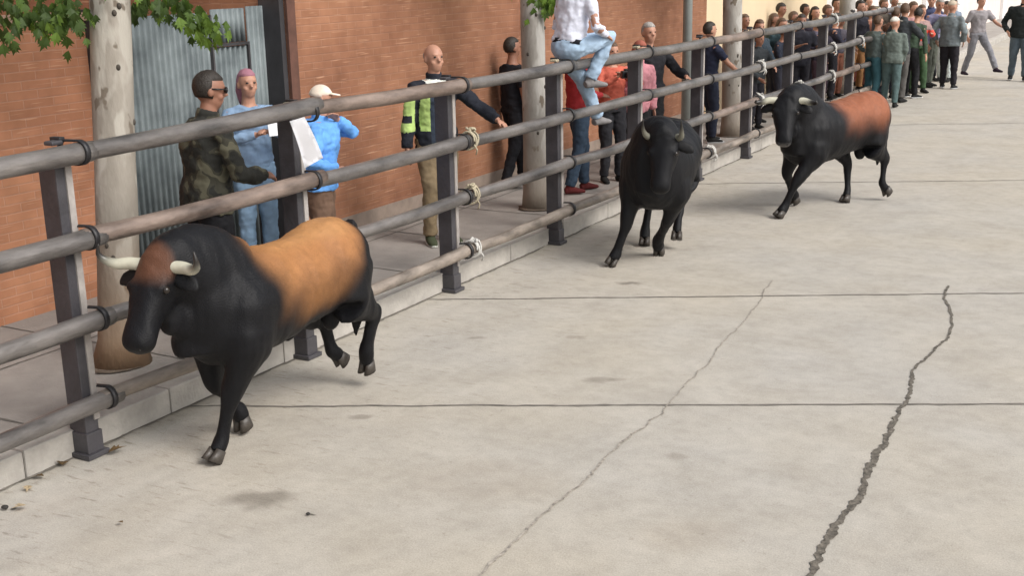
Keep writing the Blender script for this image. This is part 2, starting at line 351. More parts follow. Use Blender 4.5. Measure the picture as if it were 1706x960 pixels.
# corrugated gate
CORR = mat('galvanised_sheet', (.11, .135, .145), .6, .3, 3, .1, 40, c2=(.155, .18, .185), metal=.1)
t = empty('corrugated_gate', (-1.83, 6.15, .13)); tag(t, 'grey corrugated metal gate between the two brick walls', 'gate')
def corr(y0, y1, z0, z1, x=0., pitch=.058, amp=.018):
    bm = bmesh.new(); k = 8; n_ = int((y1-y0)/pitch*k); a = []
    for i in range(n_+1):
        y = y0+(y1-y0)*i/n_; ph = (i % k)/k; s = math.sin(2*math.pi*ph); xx = x+amp*max(-.8, min(.8, s*1.4))
        a.append([bm.verts.new((xx, y, z0)), bm.verts.new((xx, y, z1)), bm.verts.new((xx-.004, y, z0)), bm.verts.new((xx-.004, y, z1))])
    for p, q in zip(a, a[1:]):
        bm.faces.new((p[0], q[0], q[1], p[1])); bm.faces.new((p[2], p[3], q[3], q[2])); bm.faces.new((p[1], q[1], q[3], p[3])); bm.faces.new((p[0], p[2], q[2], q[0]))
    for p in (a[0], a[-1]): bm.faces.new((p[0], p[1], p[3], p[2]))
    return bm
obj('panel', corr(.0, .98, .03, 2.0), CORR, t)
obj('panel', corr(1.0, 1.38, .03, 1.73), CORR, t)
obj('panel', corr(1.0, 1.38, 1.76, 2.02), CORR, t)
obj('panel', corr(1.41, 1.60, .03, 2.03), CORR, t)
bm = bmesh.new(); box(bm, (-.02, .983, .0), (.016, .998, 1.98)); obj('mullion', bm, STEEL, t, False)
bm = bmesh.new(); box(bm, (-.01, 1.0, 1.735), (.026, 1.405, 1.757)); box(bm, (-.01, 1.385, .02), (.026, 1.405, 1.733)); obj('wicket_frame', bm, DKJ, t, False)
bm = bmesh.new(); box(bm, (.02, 1.05, .95), (.05, 1.09, 1.1), 0, .005); tube(bm, [(.06, 1.07, 1.04), (.06, 1.17, 1.04)], .01, 8); obj('handle', bm, STEEL, t, False)
bm = bmesh.new(); box(bm, (-.03, 1.60, -.05), (.19, 1.655, 2.14), 0, .003); obj('gate_post', bm, DKJ, t, False)
bm = bmesh.new(); box(bm, (-.25, -.06, -.05), (.02, -.0, 2.06)); obj('gate_post', bm, DKJ, t, False)

# ------------------------------------------------------------------ fence
Y0, SP = 3.985, 1.8005
FZ = [1.58, 1.155, .735, .315]
RM = [mat('rail_grey', (.085, .078, .075), .34, .4, 7, .6, 40, c2=(.17, .155, .145), metal=.25, stretch=(1, .3, 1)),
      mat('rail_brown', (.10, .072, .058), .42, .45, 8, .7, 30, c2=(.19, .145, .12), stretch=(1, .3, 1)),
      mat('rail_weathered', (.11, .09, .072), .55, .5, 9, 1., 26, c2=(.22, .185, .155), stretch=(1, .3, 1))]
BAND = mat('black_band', (.015, .014, .016), .5, .2)
ROPE = mat('rope_pale', (.40, .35, .25), .9, .2, 20, .5, 80)
ROPEW = mat('rope_white', (.50, .49, .46), .8, .1, 20, .4, 80)
LIT_STRIP = mat('post_lit_edge', (.34, .31, .29), .5, .3, 8, .2, 40)  # paler tone paints the light falling on the posts' road side
POSTM = mat('post_steel', (.055, .052, .058), .5, .3, 6, .3, 40)
fence = empty('rail_fence', (0, 0, 0)); tag(fence, 'barrier of steel posts and four thick horizontal rails along the kerb', 'fence')
rnd = random.Random(3)
XR = .112
for k in range(-2, 12):
    y = Y0+SP*k; tw = rnd.uniform(-.02, .02)
    bm = bmesh.new(); box(bm, (-.065, y-.042, .0), (.055, y+.042, 1.59+rnd.uniform(-.02, .015)), 0, .006)
    p = obj('post', bm, POSTM, fence, False)
    bm = bmesh.new(); box(bm, (-.095, y-.07, .003), (.085, y+.07, .03), 0, .004)
    box(bm, (-.075, y-.052, .028), (.066, y+.052, .14), 0, .006); obj('base_plate', bm, POSTM, p, False)
    bm = bmesh.new(); box(bm, (.0545, y+.012, .2), (.064, y+.05, 1.56)); obj('lit_strip', bm, LIT_STRIP, p, False)  # added pale strip, the brighter lit face of the post as colour
    for r, z in enumerate(FZ):
        # strap round rail and post
        bm = bmesh.new()
        rr = .058; ys = y+.068+rnd.uniform(-.01, .01); pts = []
        for a in range(-90, 91, 15): pts.append(Vector((XR+rr*math.cos(R(a)), ys, z+rr*math.sin(R(a)))))
        for a in range(90, 271, 20): pts.append(Vector((.03+.035*math.cos(R(a)), ys-.02, z+rr*math.sin(R(a)))))
        rings = []
        n_ = len(pts)
        for i, q in enumerate(pts):
            tt = (pts[(i+1) % n_]-pts[i-1]).normalized(); nn = Vector((0, 1, 0)).cross(tt).normalized()
            rings.append([q+Vector((0, 1, 0))*dy+nn*dn for dy, dn in ((-.014, -.004), (.014, -.004), (.014, .005), (-.014, .005))])
        vr = [[bm.verts.new(q) for q in rg] for rg in rings]
        for i in range(n_):
            a, b_ = vr[i], vr[(i+1) % n_]
            for j in range(4): bm.faces.new((a[j], a[(j+1) % 4], b_[(j+1) % 4], b_[j]))
        bmesh.ops.recalc_face_normals(bm, faces=bm.faces)
        box(bm, (-.04, ys-.045, z+.055), (.03, ys-.01, z+.075), 0, .004)
        obj('strap', bm, BAND, fence)
        if r > 0 or True:
            bm = bmesh.new(); box(bm, (-.02, y-.03, z+.04), (.04, y+.04, z+.062), 0, .008)
            obj('spacer_block', bm, ROPE if r == 0 and rnd.random() < .4 else POSTM, fence, False)
for r, z in enumerate(FZ):
    base = [.051, .050, .048, .045][r]
    for k in range(-3, 11):
        ya = Y0+SP*k+.03; yb = ya+SP+.12
        za = z+rnd.uniform(-.008, .008); zb = z+rnd.uniform(-.008, .008)
        if r == 0 and k == 0: zb += .03
        if r == 0 and k == 1: za += .03
        ra = base*rnd.uniform(.84, .92); rb = base*rnd.uniform(1.03, 1.1)
        bm = bmesh.new(); n_ = 26; rings = []
        for i in range(n_+1):
            u = i/n_; yy = ya+(yb-ya)*u; q = ra*(1-u)+rb*u
            if i in (0, n_): q *= .9
            cx = XR+.006*noise.noise(Vector((yy*.9, r, k))); cz = za*(1-u)+zb*u-.012*math.sin(math.pi*u)+.008*noise.noise(Vector((yy*1.1, r*3, k+9)))
            rings.append([Vector((cx+math.cos(a)*q*(1+.06*noise.noise(Vector((yy*3, a, r)))), yy, cz+math.sin(a)*q*(1+.06*noise.noise(Vector((yy*3, a+7, r)))))) for a in [2*math.pi*j/18 for j in range(18)]])
        ring_loft(bm, rings); bmesh.ops.recalc_face_normals(bm, faces=bm.faces)
        m = RM[[0, 0, 0, 2][r]] if rnd.random() < .7 else RM[rnd.choice([0, 1, 1])]
        obj('rail', bm, m, fence)
def rope_tie(y, z, m, seed, n_=4, tails=2, rr=.062):
    rd = random.Random(seed); bm = bmesh.new(); pts = []
    for i in range(n_*14-6):
        a = 2*math.pi*i/14; pts.append((XR+(rr+.006*rd.random())*math.cos(a), y+i/14*.022+.012*math.sin(a*1.3), z+(rr+.008*rd.random())*math.sin(a)))
    tube(bm, pts, .008, 6, sub=2)
    for q in range(4):
        c = Vector((XR+rd.uniform(-.02, .04), y+rd.uniform(0, .09), z+rr+rd.uniform(-.005, .015))); tube(bm, [c+Vector((rd.uniform(-.03, .03), rd.uniform(-.03, .03), rd.uniform(-.01, .02))) for _ in range(5)], .008, 6, sub=3)
    for q in range(tails):
        s = Vector((XR+rr*.8, y+rd.uniform(0, .1), z-rr*.4)); tube(bm, [s, s+Vector((.02, rd.uniform(-.03, .03), -.04)), s+Vector((.0, rd.uniform(-.05, .05), -.08))], .006, 6, sub=3)
    obj('rope_tie', bm, m, fence)
for k, r, m in ((2, 2, ROPE), (2, 3, ROPEW), (2, 1, ROPE), (5, 3, ROPEW), (4, 2, ROPE), (6, 2, ROPEW), (6, 1, ROPEW), (8, 1, ROPEW), (8, 2, ROPEW), (7, 2, ROPEW), (8, 0, ROPEW), (9, 1, ROPEW)):
    rope_tie(Y0+SP*k+.12, FZ[r], m, k*7+r, tails=1 if k < 4 else 3)
NQV = [(.215, 5.527, 1.565), (.215, 5.668, 1.575), (.215, 5.822, 1.305), (.215, 5.637, 1.27)]
# paper notice tied to the second post
bm = bmesh.new(); n_ = 8; g_ = []; NQ = [Vector(q) for q in NQV]
for i in range(n_+1):
    row = []
    for j in range(5):
        u, v = i/n_, j/4
        A, B, C_, D_ = NQ
        p = (A.lerp(B, v)).lerp(D_.lerp(C_, v), u); p.x += .008*math.sin(u*3.1)
        row.append(p)
    g_.append(row)
va = [[bm.verts.new(p) for p in row] for row in g_]
for i in range(n_):
    for j in range(4): bm.faces.new((va[i][j], va[i][j+1], va[i+1][j+1], va[i+1][j]))
bmesh.ops.solidify(bm, geom=bm.faces[:], thickness=.002)
tag(obj('paper_notice', bm, WHITEPL), 'blank white paper sheet tied slanting to the fence beside the light blue jacket', 'paper')

# ------------------------------------------------------------------ trees
def bark_mat(name, a, b_, c, base):
    m = mat(name, a, .88, .12, 5, .7, 28, c2=b_, stretch=(1, 1, .4)); n = m.node_tree.nodes; l = m.node_tree.links; b = n['Principled BSDF']
    src = b.inputs['Base Color'].links[0].from_socket; tc = [q for q in n if q.type == 'TEX_COORD'][0]
    def patch(scale, p0, p1, st, col, prev, detail=3):
        mp = n.new('ShaderNodeMapping'); mp.inputs['Scale'].default_value = st; l.new(tc.outputs['Object'], mp.inputs[0])
        t = n.new('ShaderNodeTexNoise'); t.inputs['Scale'].default_value = scale; t.inputs['Detail'].default_value = detail; l.new(mp.outputs[0], t.inputs[0])
        r = n.new('ShaderNodeMapRange'); r.inputs[1].default_value = p0; r.inputs[2].default_value = p1; l.new(t.outputs['Fac'], r.inputs[0])
        x = n.new('ShaderNodeMix'); x.data_type = 'RGBA'; l.new(r.outputs[0], x.inputs[0]); l.new(prev, x.inputs[6]); x.inputs[7].default_value = (*col, 1); return x.outputs[2]
    o = patch(3.2, .50, .54, (1.3, 1.3, .55), c, src); o = patch(9, .62, .66, (1, 1, .6), (.16, .13, .10), o)
    sp = n.new('ShaderNodeSeparateXYZ'); l.new(tc.outputs['Object'], sp.inputs[0]); r = n.new('ShaderNodeMapRange'); r.inputs[1].default_value = .9; r.inputs[2].default_value = .1; l.new(sp.outputs[2], r.inputs[0])
    x = n.new('ShaderNodeMix'); x.data_type = 'RGBA'; l.new(r.outputs[0], x.inputs[0]); l.new(o, x.inputs[6]); x.inputs[7].default_value = (*base, 1); l.new(x.outputs[2], b.inputs['Base Color']); return m
BARK = bark_mat('plane_bark', (.26, .24, .21), (.34, .32, .29), (.42, .40, .37), (.25, .21, .17))
BARKB = bark_mat('plane_bark_brown', (.25, .22, .18), (.31, .28, .24), (.40, .37, .32), (.21, .135, .08))
KNOT = mat('bark_knot', (.06, .05, .04), .9, .3)
LEAFS = [mat('leaf_dark', (.05, .085, .02), .55, .35, 8, spec=.35), mat('leaf_mid', (.085, .145, .03), .55, .3, 8, spec=.35), mat('leaf_light', (.12, .20, .03), .55, .3, 8, spec=.35)]
for m in LEAFS:
    b = m.node_tree.nodes['Principled BSDF']; b.inputs['Transmission Weight'].default_value = 0
    n = m.node_tree.nodes; l = m.node_tree.links
    tr = n.new('ShaderNodeBsdfTranslucent'); mx = n.new('ShaderNodeMixShader'); mx.inputs[0].default_value = .35
    tr.inputs[0].default_value = (.16, .26, .03, 1) if 'light' in m.name else (.07, .13, .02, 1)
    l.new(b.outputs[0], mx.inputs[1]); l.new(tr.outputs[0], mx.inputs[2]); l.new(mx.outputs[0], n['Material Output'].inputs[0])
LOBES = [(0, 0), (.16, -.12), (.5, -.28), (.38, -.1), (.72, -.22), (.62, -.08), (1, 0), (.62, .08), (.72, .22), (.38, .1), (.5, .28), (.16, .12)]
def leaf(bm, p, d, nrm, s, mi):
    d = d.normalized(); w = nrm.cross(d)
    if w.length < 1e-3: return
    w.normalize(); nn = d.cross(w)
    c = bm.verts.new(p+d*s*.5-nn*s*.05); vs = [bm.verts.new(p+d*(u*s)+w*(v*s*1.5)+nn*(-.25*s*u*u+.35*abs(v)*s)) for u, v in LOBES]
    for i in range(len(vs)):
        f = bm.faces.new((c, vs[i], vs[(i+1) % len(vs)])); f.material_index = mi
def tree(x, y, r, h, top, label, crown_z, crown_r, nleaf, seed, lsize=.13, low=(), bark=BARK, group='plane trees along the pavement', base_r=1.2, light=.2):
    rd = random.Random(seed); t = empty('street_tree', (x, y, .13)); tag(t, label, 'tree', group)
    bm = bmesh.new(); n_ = 18; rings = []
    T = Vector((top[0]-x, top[1]-y, 0))
    for i in range(n_+1):
        u = i/n_; z = h*u; q = r*(1-.15*u)*(1+(base_r-1)*math.exp(-z/.09)) + r*.05*noise.noise(Vector((z*2, seed, 0)))
        c = Vector((T.x*min(1.6, z/2.2), T.y*min(1.6, z/2.2), z))
        rings.append([c+Vector((math.cos(a)*q*(1+.07*noise.noise(Vector((math.cos(a), math.sin(a), z*1.5+seed)))), math.sin(a)*q*(1+.07*noise.noise(Vector((math.cos(a)+4, math.sin(a), z*1.5+seed)))), 0)) for a in [2*math.pi*k/20 for k in range(20)]])
    ring_loft(bm, rings)
    C0 = Vector((T.x*min(1.6, h/2.2), T.y*min(1.6, h/2.2), h-.1))
    ends = []
    for b_ in range(7):
        a = b_*2*math.pi/7+rd.uniform(-.3, .3); el = rd.uniform(.5, 1.1); L = crown_r*rd.uniform(.7, 1)
        st = C0-Vector((0, 0, rd.uniform(0, .5))); d = Vector((math.cos(a)*math.cos(el), math.sin(a)*math.cos(el), math.sin(el)))
        pts = [st, st+d*L*.4+Vector((0, 0, .05)), st+d*L*.75+Vector((rd.uniform(-.1, .1), rd.uniform(-.1, .1), .1)), st+d*L+Vector((rd.uniform(-.2, .2), rd.uniform(-.2, .2), .1))]
        tube(bm, pts, [r*.45, r*.3, r*.18, r*.06], 8, sub=3); ends += [pts[1], pts[2], pts[3], (pts[2]+pts[3])/2, (pts[1]+pts[2])/2]
        for s_ in range(3):
            p = pts[rd.choice([1, 2])]; d2 = (d+Vector((rd.uniform(-1, 1), rd.uniform(-1, 1), rd.uniform(-.6, .6)))).normalized()
            q = p+d2*L*.45; tube(bm, [p, p.lerp(q, .5)+Vector((0, 0, .05)), q], [r*.16, r*.1, r*.03], 6, sub=2); ends += [q, p.lerp(q, .6)]
    bmesh.ops.recalc_face_normals(bm, faces=bm.faces)
    tk = obj('trunk', bm, bark, t)
    for i in range(7):
        z = rd.uniform(.6, 2.2); a = rd.uniform(-1.6, .6); b2 = bmesh.new()
        c = Vector((T.x*z/2.2+math.cos(a)*r*.90, T.y*z/2.2+math.sin(a)*r*.90, z)); ell(b2, c, (.014, .014, .019), seg=10); obj('knot', b2, KNOT, tk)
    bm = bmesh.new()
    cen = [e+Vector((rd.gauss(0, .12), rd.gauss(0, .12), rd.gauss(0, .1))) for e in ends]
    per = nleaf//len(cen)
    for c in cen:
        sp = rd.uniform(.18, .34)
        mi0 = rd.choice([0, 0, 1, 1, 2]) if rd.random() > light else 2
        for i in range(per):
            p = c+Vector((rd.gauss(0, sp), rd.gauss(0, sp), rd.gauss(0, sp*.8)))
            if p.z < crown_z-.13: continue
            d = (p-c).normalized()*.5+Vector((rd.uniform(-1, 1), rd.uniform(-1, 1), rd.uniform(-1.2, .1)))
            leaf(bm, p, d, Vector((rd.uniform(-.6, .6), rd.uniform(-.6, .6), 1)), lsize*rd.uniform(.6, 1.15), mi0 if rd.random() < .7 else rd.choice([0, 1, 2]))
    for (lx, ly, lz, s, k, mi) in low:      # drooping low sprays
        c = Vector((lx-x, ly-y, lz-.13))
        for i in range(k):
            p = c+Vector((rd.gauss(0, s), rd.gauss(0, s), rd.gauss(0, s*.6)))
            leaf(bm, p, Vector((rd.uniform(-.45, .45), rd.uniform(-.45, .45), -1)), Vector((rd.uniform(-.3, 1), rd.uniform(-1, .3), .6)), lsize*rd.uniform(.7, 1.2), mi if rd.random() < .75 else rd.choice([0, 1, 2]))
        tb = bmesh.new(); 
    obj('crown', bm, LEAFS, t, False)
    return t
tree(-.68, 4.88, .128, 3.1, (-.68, 5.09), 'nearest plane tree, pale mottled trunk and low dark green leaves', 2.35, 1.5, 4600, 11, .08,
     [(-.9, 4.40, 2.27, .14, 70, 0), (-.75, 4.66, 2.22, .11, 80, 0), (-.78, 4.84, 2.17, .08, 50, 1), (-1.0, 4.7, 2.28, .13, 50, 1), (-.5, 5.36, 2.24, .06, 30, 0), (-.45, 5.47, 2.20, .06, 30, 1), (-.42, 5.58, 2.14, .06, 34, 2), (-.44, 5.63, 2.06, .045, 20, 2), (-.8, 5.45, 2.28, .08, 26, 0), (-.7, 5.3, 2.24, .05, 20, 0)], bark=BARKB, base_r=1.45)
tree(-.61, 10.19, .122, 3.2, (-.61, 10.16), 'second plane tree, thick grey trunk with bright green sprouts, in front of the brick building', 2.5, 1.4, 3000, 12, .10,
     [(-.45, 10.2, 2.12, .1, 60, 2), (-.4, 10.45, 2.12, .09, 60, 2), (-.4, 10.6, 2.16, .07, 40, 2), (-.5, 10.3, 2.22, .12, 50, 2)])
tree(-.53, 15.81, .135, 3.3, (-.53, 15.7), 'third plane tree, smooth light grey trunk at the corner of the brick building', 2.8, 1.4, 2000, 13, .13)
tree(-.5, 21.9, .15, 3.3, (-.5, 21.9), 'farthest plane tree, light grey trunk rising out of the crowd by the cream house', 2.8, 1.4, 1600, 14, .13)
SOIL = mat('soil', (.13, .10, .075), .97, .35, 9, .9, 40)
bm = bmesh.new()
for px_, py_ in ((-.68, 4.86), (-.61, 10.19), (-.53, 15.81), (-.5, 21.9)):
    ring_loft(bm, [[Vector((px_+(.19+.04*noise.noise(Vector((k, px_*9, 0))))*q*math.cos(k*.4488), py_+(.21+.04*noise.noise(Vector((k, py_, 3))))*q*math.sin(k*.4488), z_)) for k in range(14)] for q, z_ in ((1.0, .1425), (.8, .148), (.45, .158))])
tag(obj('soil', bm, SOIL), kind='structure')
# slim pole
t = empty('street_pole', (-.5, 13.97, .13)); tag(t, 'slim grey green metal pole between the second and third tree', 'pole')
bm = bmesh.new(); tube(bm, [(0, 0, 0), (0, 0, 4.6)], [.062, .045], 16); obj('pole', bm, mat('pole_paint', (.22, .235, .225), .5, .15), t)
bm = bmesh.new(); tube(bm, [(0, 0, 0), (0, 0, .35), (0, 0, .42)], [.09, .085, .06], 16); obj('base', bm, mat('pole_base', (.16, .17, .165), .55, .2), t)

# ------------------------------------------------------------------ bulls
COAT = vcol_mat('bull_coat', .5, .4, 200, .22)
HORN = vcol_mat('horn', .35, .05, 40, .5)
def bull(name_label, loc, rz, S, legs, head, coat, tail, seed, twist=0, wd=1., hw=1., hk_=1., hs=1., lx=1., bel=1.):
    """local frame: x forward, y left, z up. legs: dict of joint lists; head: (poll xyz, direction xyz, roll)"""
    t = empty('bull', loc, rz); tag(t, name_label, 'bull', 'bulls running down the street')
    bm = bmesh.new()
    def sring(x, zc, w, hu, hd, yc=0):
        # egg section: separate upper/lower radii, slightly pinched towards the spine
        out = []
        for k in range(28):
            a = 2*math.pi*k/28; c, s = math.cos(a), math.sin(a)
            hh = hu if s > 0 else hd
            ww = w*(1-.22*max(0, s)**2)
            sg = lambda v, e: math.copysign(abs(v)**e, v)
            out.append(Vector((x, yc+ww*sg(c, .9), zc+hh*sg(s, .95))))
        return out
    sec = [(-.76, .90, .10, .12, .16), (-.70, .89, .185, .20, .24), (-.58, .87, .235, .265, .28), (-.42, .86, .25, .28, .28), (-.22, .84, .255, .255, .29), (0, .82, .26, .255, .31), (.18, .81, .26, .275, .33), (.34, .82, .25, .305, .34), (.46, .83, .23, .33, .35), (.56, .84, .195, .32, .33), (.64, .86, .15, .27, .28), (.70, .87, .09, .2, .2)]
    def yb(x): return twist*math.sin((x+.1)*1.5)
    ring_loft(bm, [sring(x, z, w*wd*1.06, hu, hd, yb(x)) for x, z, w, hu, hd in [(x_*(lx if x_ < 0 else 1), z_, w_, hu_, hd_*bel) for x_, z_, w_, hu_, hd_ in sec]])
    # neck
    P = Vector(head[0]); D = Vector(head[1]).normalized()
    N0 = Vector((.42, yb(.42), .93)); 
    tube(bm, [N0, N0.lerp(P, .4)+Vector((0, 0, .05)), N0.lerp(P, .75)+Vector((0, 0, .02)), P+D*.06], [(.20*wd, .28), (.175*wd, .25), (.145, .20), (.12, .14)], 20, sub=4)
    # dewlap / brisket
    tube(bm, [Vector((.60, 0, .62)), (N0+P)/2+Vector((.02, 0, -.20)), P+D*.22+Vector((-.10, 0, -.06))], [(.10, .15), (.08, .15), (.055, .09)], 14, sub=4)
    # head frame
    side = Vector((0, 0, 1)).cross(D).normalized() if abs(D.z) < .99 else Vector((0, 1, 0))
    # side points to the animal's left
    fr = D.cross(side).normalized()      # towards forehead (up/forward)
    if fr.z < 0 and D.z > -.9: fr = -fr
    if fr.dot(Vector((D.x, D.y, 0))) < 0 and D.z < -.6: fr = -fr
    Hf = lambda a, s_, f: P+(D*a+side*s_+fr*f)*hs
    def hring(a, w, hf, hb, off=0):
        out = []
        for k in range(20):
            q = 2*math.pi*k/20; c, s_ = math.cos(q), math.sin(q)
            out.append(Hf(a, w*math.copysign(abs(c)**.8, c), off+(hf if s_ > 0 else hb)*math.copysign(abs(s_)**.85, s_)))
        return out
    ring_loft(bm, [hring(*r) for r in [(-.07, .07, .06, .07), (-.04, .118, .09, .11), (.03, .138, .105, .135), (.11, .136, .105, .148), (.20, .122, .098, .142), (.28, .102, .088, .125), (.35, .092, .08, .105), (.42, .094, .078, .098), (.47, .088, .066, .088), (.50, .058, .04, .06)]])
    ell(bm, Hf(.13, .108, .058), (.035, .035, .035)); ell(bm, Hf(.13, -.108, .058), (.035, .035, .035))      # brows
    # legs
    hooves = []
    for nm, J in legs.items():
        J = [Vector(j) for j in J]
        if nm[0] == 'f':
            up, kn, fe, hf = J
            sh = Vector((.40, math.copysign(.15, up.y), .86))
            tube(bm, [sh+Vector((.02, 0, .12)), sh, up], [(.07, .10), (.125, .17), (.115, .14)], 16, up=(1, 0, 0), sub=3)
            tube(bm, [sh.lerp(up, .6), up, up.lerp(kn, .5), kn, kn.lerp(fe, .25), kn.lerp(fe, .75), fe, hf], [(.13, .16), (.11, .14), (.075, .09), (.056, .062), (.042, .047), (.037, .043), (.048, .05), (.052, .053)], 14, up=(1, 0, 0), sub=2)
        else:
            st, hk, fe, hf = J
            hp = Vector((-.50, math.copysign(.12, st.y), .88))
            tube(bm, [hp, st], [(.13, .21), (.115, .15)], 16, up=(1, 0, 0))
            tube(bm, [hp+Vector((-.08, 0, -.05)), hp.lerp(st, .5)+Vector((-.09, 0, -.08)), hk+Vector((.02, 0, .12))], [(.10, .12), (.09, .11), (.03, .04)], 14, up=(1, 0, 0), sub=3)
            tube(bm, [st, st.lerp(hk, .45), hk, hk.lerp(fe, .3), hk.lerp(fe, .75), fe, hf], [(.11, .14), (.072, .10), (.048, .062), (.038, .048), (.036, .043), (.047, .049), (.051, .053)], 14, up=(1, 0, 0), sub=2)
        hooves.append((fe, hf))
    # sheath, scrotum
    tube(bm, [(-.12, 0, .55), (-.04, 0, .50)], [.06, .03], 10); ell(bm, (-.46, 0, .53), (.055, .06, .09))
    b = remesh(bm, .0125, 10, .6)
    wrinkle(b, .014, 4.5, seed, (1, 1, .6)); wrinkle(b, .005, 12, seed+3, (1.6, 1, .3))
    bmesh.ops.scale(b, vec=(S, S, S), verts=b.verts)
    body = obj('body', b, COAT, t)
    paint(body, lambda c: coat(c/S))
    def sc(o):
        for v in o.data.vertices: v.co *= S
        return o
    # hooves (two claws each)
    for fe, hf in hooves:
        b2 = bmesh.new(); d = (hf-fe).normalized(); f0 = Vector((1, 0, 0)); f0 = (f0-d*f0.dot(d)); f0 = f0.normalized() if f0.length > .1 else Vector((0, 0, -1)); s_ = d.cross(f0).normalized()
        for q in (-1, 1):
            c = hf+s_*q*.025
            rings = []
            for (k, l1, l2, w) in ((-.02, .036, .034, .022), (.02, .046, .038, .026), (.055, .062, .04, .027)):
                rings.append([c+d*k+f0*(l1 if math.cos(a) > 0 else l2)*math.cos(a)+s_*w*math.sin(a) for a in [2*math.pi*j/12 for j in range(12)]])
            ring_loft(b2, rings)
        bmesh.ops.recalc_face_normals(b2, faces=b2.faces); sc(obj('hoof', b2, HOOF, t))
    # horns
    for q in (-1, 1):
        b2 = bmesh.new()
        pts = [Hf(-.01, q*.10, .02), Hf(-.01, q*(.10+.09*hw), .03), Hf(.005, q*(.10+.165*hw), .05), Hf(.0, q*(.10+.22*hw), .085), Hf(-.02, q*(.10+.245*hw), .13), Hf(-.07, q*(.10+.235*hw), .165)]
        up_ = Vector((0, 0, 1))
        pts = [p+up_*u for p, u in zip(pts, head[2])]
        tube(b2, pts, [.034, .032, .028, .021, .013, .003], 14, sub=5)
        h = sc(obj('horn', b2, HORN, t)); tip = pts[-1]*S; L = (pts[0]-pts[-1]).length*S
        paint(h, lambda c, tip=tip, L=L: lerp((.02, .017, .015), (.55*hk_, .53*hk_, .42*hk_), sstep(.22, .62, (c-tip).length/L)))
    # ears
    for q in (-1, 1):
        b2 = bmesh.new()
        tube(b2, [Hf(.03, q*.10, .0), Hf(.05, q*.17, -.015), Hf(.075, q*.235, -.03), Hf(.10, q*.27, -.04)], [(.028, .018), (.046, .018), (.04, .014), (.008, .004)], 12, up=tuple(fr), sub=4)
        e = sc(obj('ear', b2, COAT, t)); paint(e, lambda c: (.008, .008, .009))
    for q in (-1, 1):
        b2 = bmesh.new(); ell(b2, Hf(.135, q*.124, .042), (.02, .02, .02), seg=12); sc(obj('eye', b2, EYE, t))
    for q in (-1, 1):
        b2 = bmesh.new(); ell(b2, Hf(.480, q*.045, .026), (.014, .014, .018), seg=10); sc(obj('nostril', b2, DARKPL, t))
    b2 = bmesh.new(); tp = [Vector(p) for p in tail]
    tube(b2, tp, [.04, .028, .022, .018, .018][:len(tp)], 10, sub=5)
    e = tp[-1]; d = (tp[-1]-tp[-2]).normalized()
    tube(b2, [e-d*.03, e+d*.06, e+d*.16, e+d*.26], [.018, .04, .034, .006], 10, sub=4)
    b2 = remesh(b2, .009, 2); wrinkle(b2, .006, 30, seed); o = sc(obj('tail', b2, COAT, t)); paint(o, lambda c: (.012, .011, .012))
    return t
BLK = (.0052, .0053, .0068)
def nz3(c, f, s): return noise.noise(Vector(c)*f+Vector((s, s, s)))
def coat1(c):
    n1 = nz3(c, 5, 1)*.10
    t = sstep(-.76, -.52, c.x+n1*.6-(1.0-c.z)*.35)*(1-sstep(.06, .38, c.x+n1*1.2-(c.z-.95)*.22))*sstep(.62, 1.0, c.z+n1*1.1)
    t *= 1-sstep(.0, .20, (-.43-c.x)+(1.0-c.z)*.75+n1*.5)
    col = lerp(BLK, (.32+.35*n1, .145+.15*n1, .055), t**.85)
    sp = sstep(1.03, 1.10, c.z)*(1-sstep(.0, .25, c.x))*sstep(-.7, -.4, c.x); col = lerp(col, (.55, .30, .12), sp*.35*t)
    # chestnut forelock
    col = lerp(col, (.13, .055, .03), sstep(1.05, 1.13, c.z+n1*.4)*sstep(.80, .86, c.x+n1*.4)*(1-sstep(.08, .14, abs(c.y)+n1*.3))*.8)
    if c.x > .88 and c.z < .80: col = lerp(col, (.07, .045, .03), (1-sstep(.68, .76, c.z))*.6)
    return col
def coat2(c): return BLK
def coat3(c):
    n1 = nz3(c, 5, 5)*.12
    t = sstep(-.80, -.62, c.x+n1*.6)*(1-sstep(-.02, .22, c.x+n1))*sstep(.68, 1.02, c.z+n1*.5)
    t *= 1-sstep(.02, .25, (-.56-c.x)+(.98-c.z)*.75+n1*.5)
    col = lerp(BLK, (.27, .095, .047), t)
    if c.x > .90 and c.z < .82: col = lerp(col, (.15, .145, .14), (1-sstep(.73, .79, c.z))*(1 if c.z > .66 else .3))
    return col
bull('bull with tan saddle patch charging in front beside the nearest posts', (.66, 4.78, 0), R(-91), .95,
     {'fl': [(.44, .16, .60), (.52, .09, .36), (.56, .035, .11), (.60, .03, .055)],
      'fr': [(.38, -.16, .60), (.40, -.14, .36), (.24, -.13, .15), (.22, -.13, .085)],
      'hl': [(-.46, .16, .64), (-.74, .12, .50), (-.72, .06, .25), (-.74, .045, .16)],
      'hr': [(-.36, -.16, .60), (-.58, -.15, .45), (-.62, -.13, .25), (-.68, -.13, .20)]},
     ((.82, -.03, 1.115), (.54, .08, -.84), [0, 0, 0, 0, 0, 0]), coat1,
     [(-.69, 0, 1.06), (-.75, 0, .98), (-.75, .0, .78), (-.73, .0, .60)], 1, wd=.93, hw=.98, hs=.86, lx=.94, bel=.92)
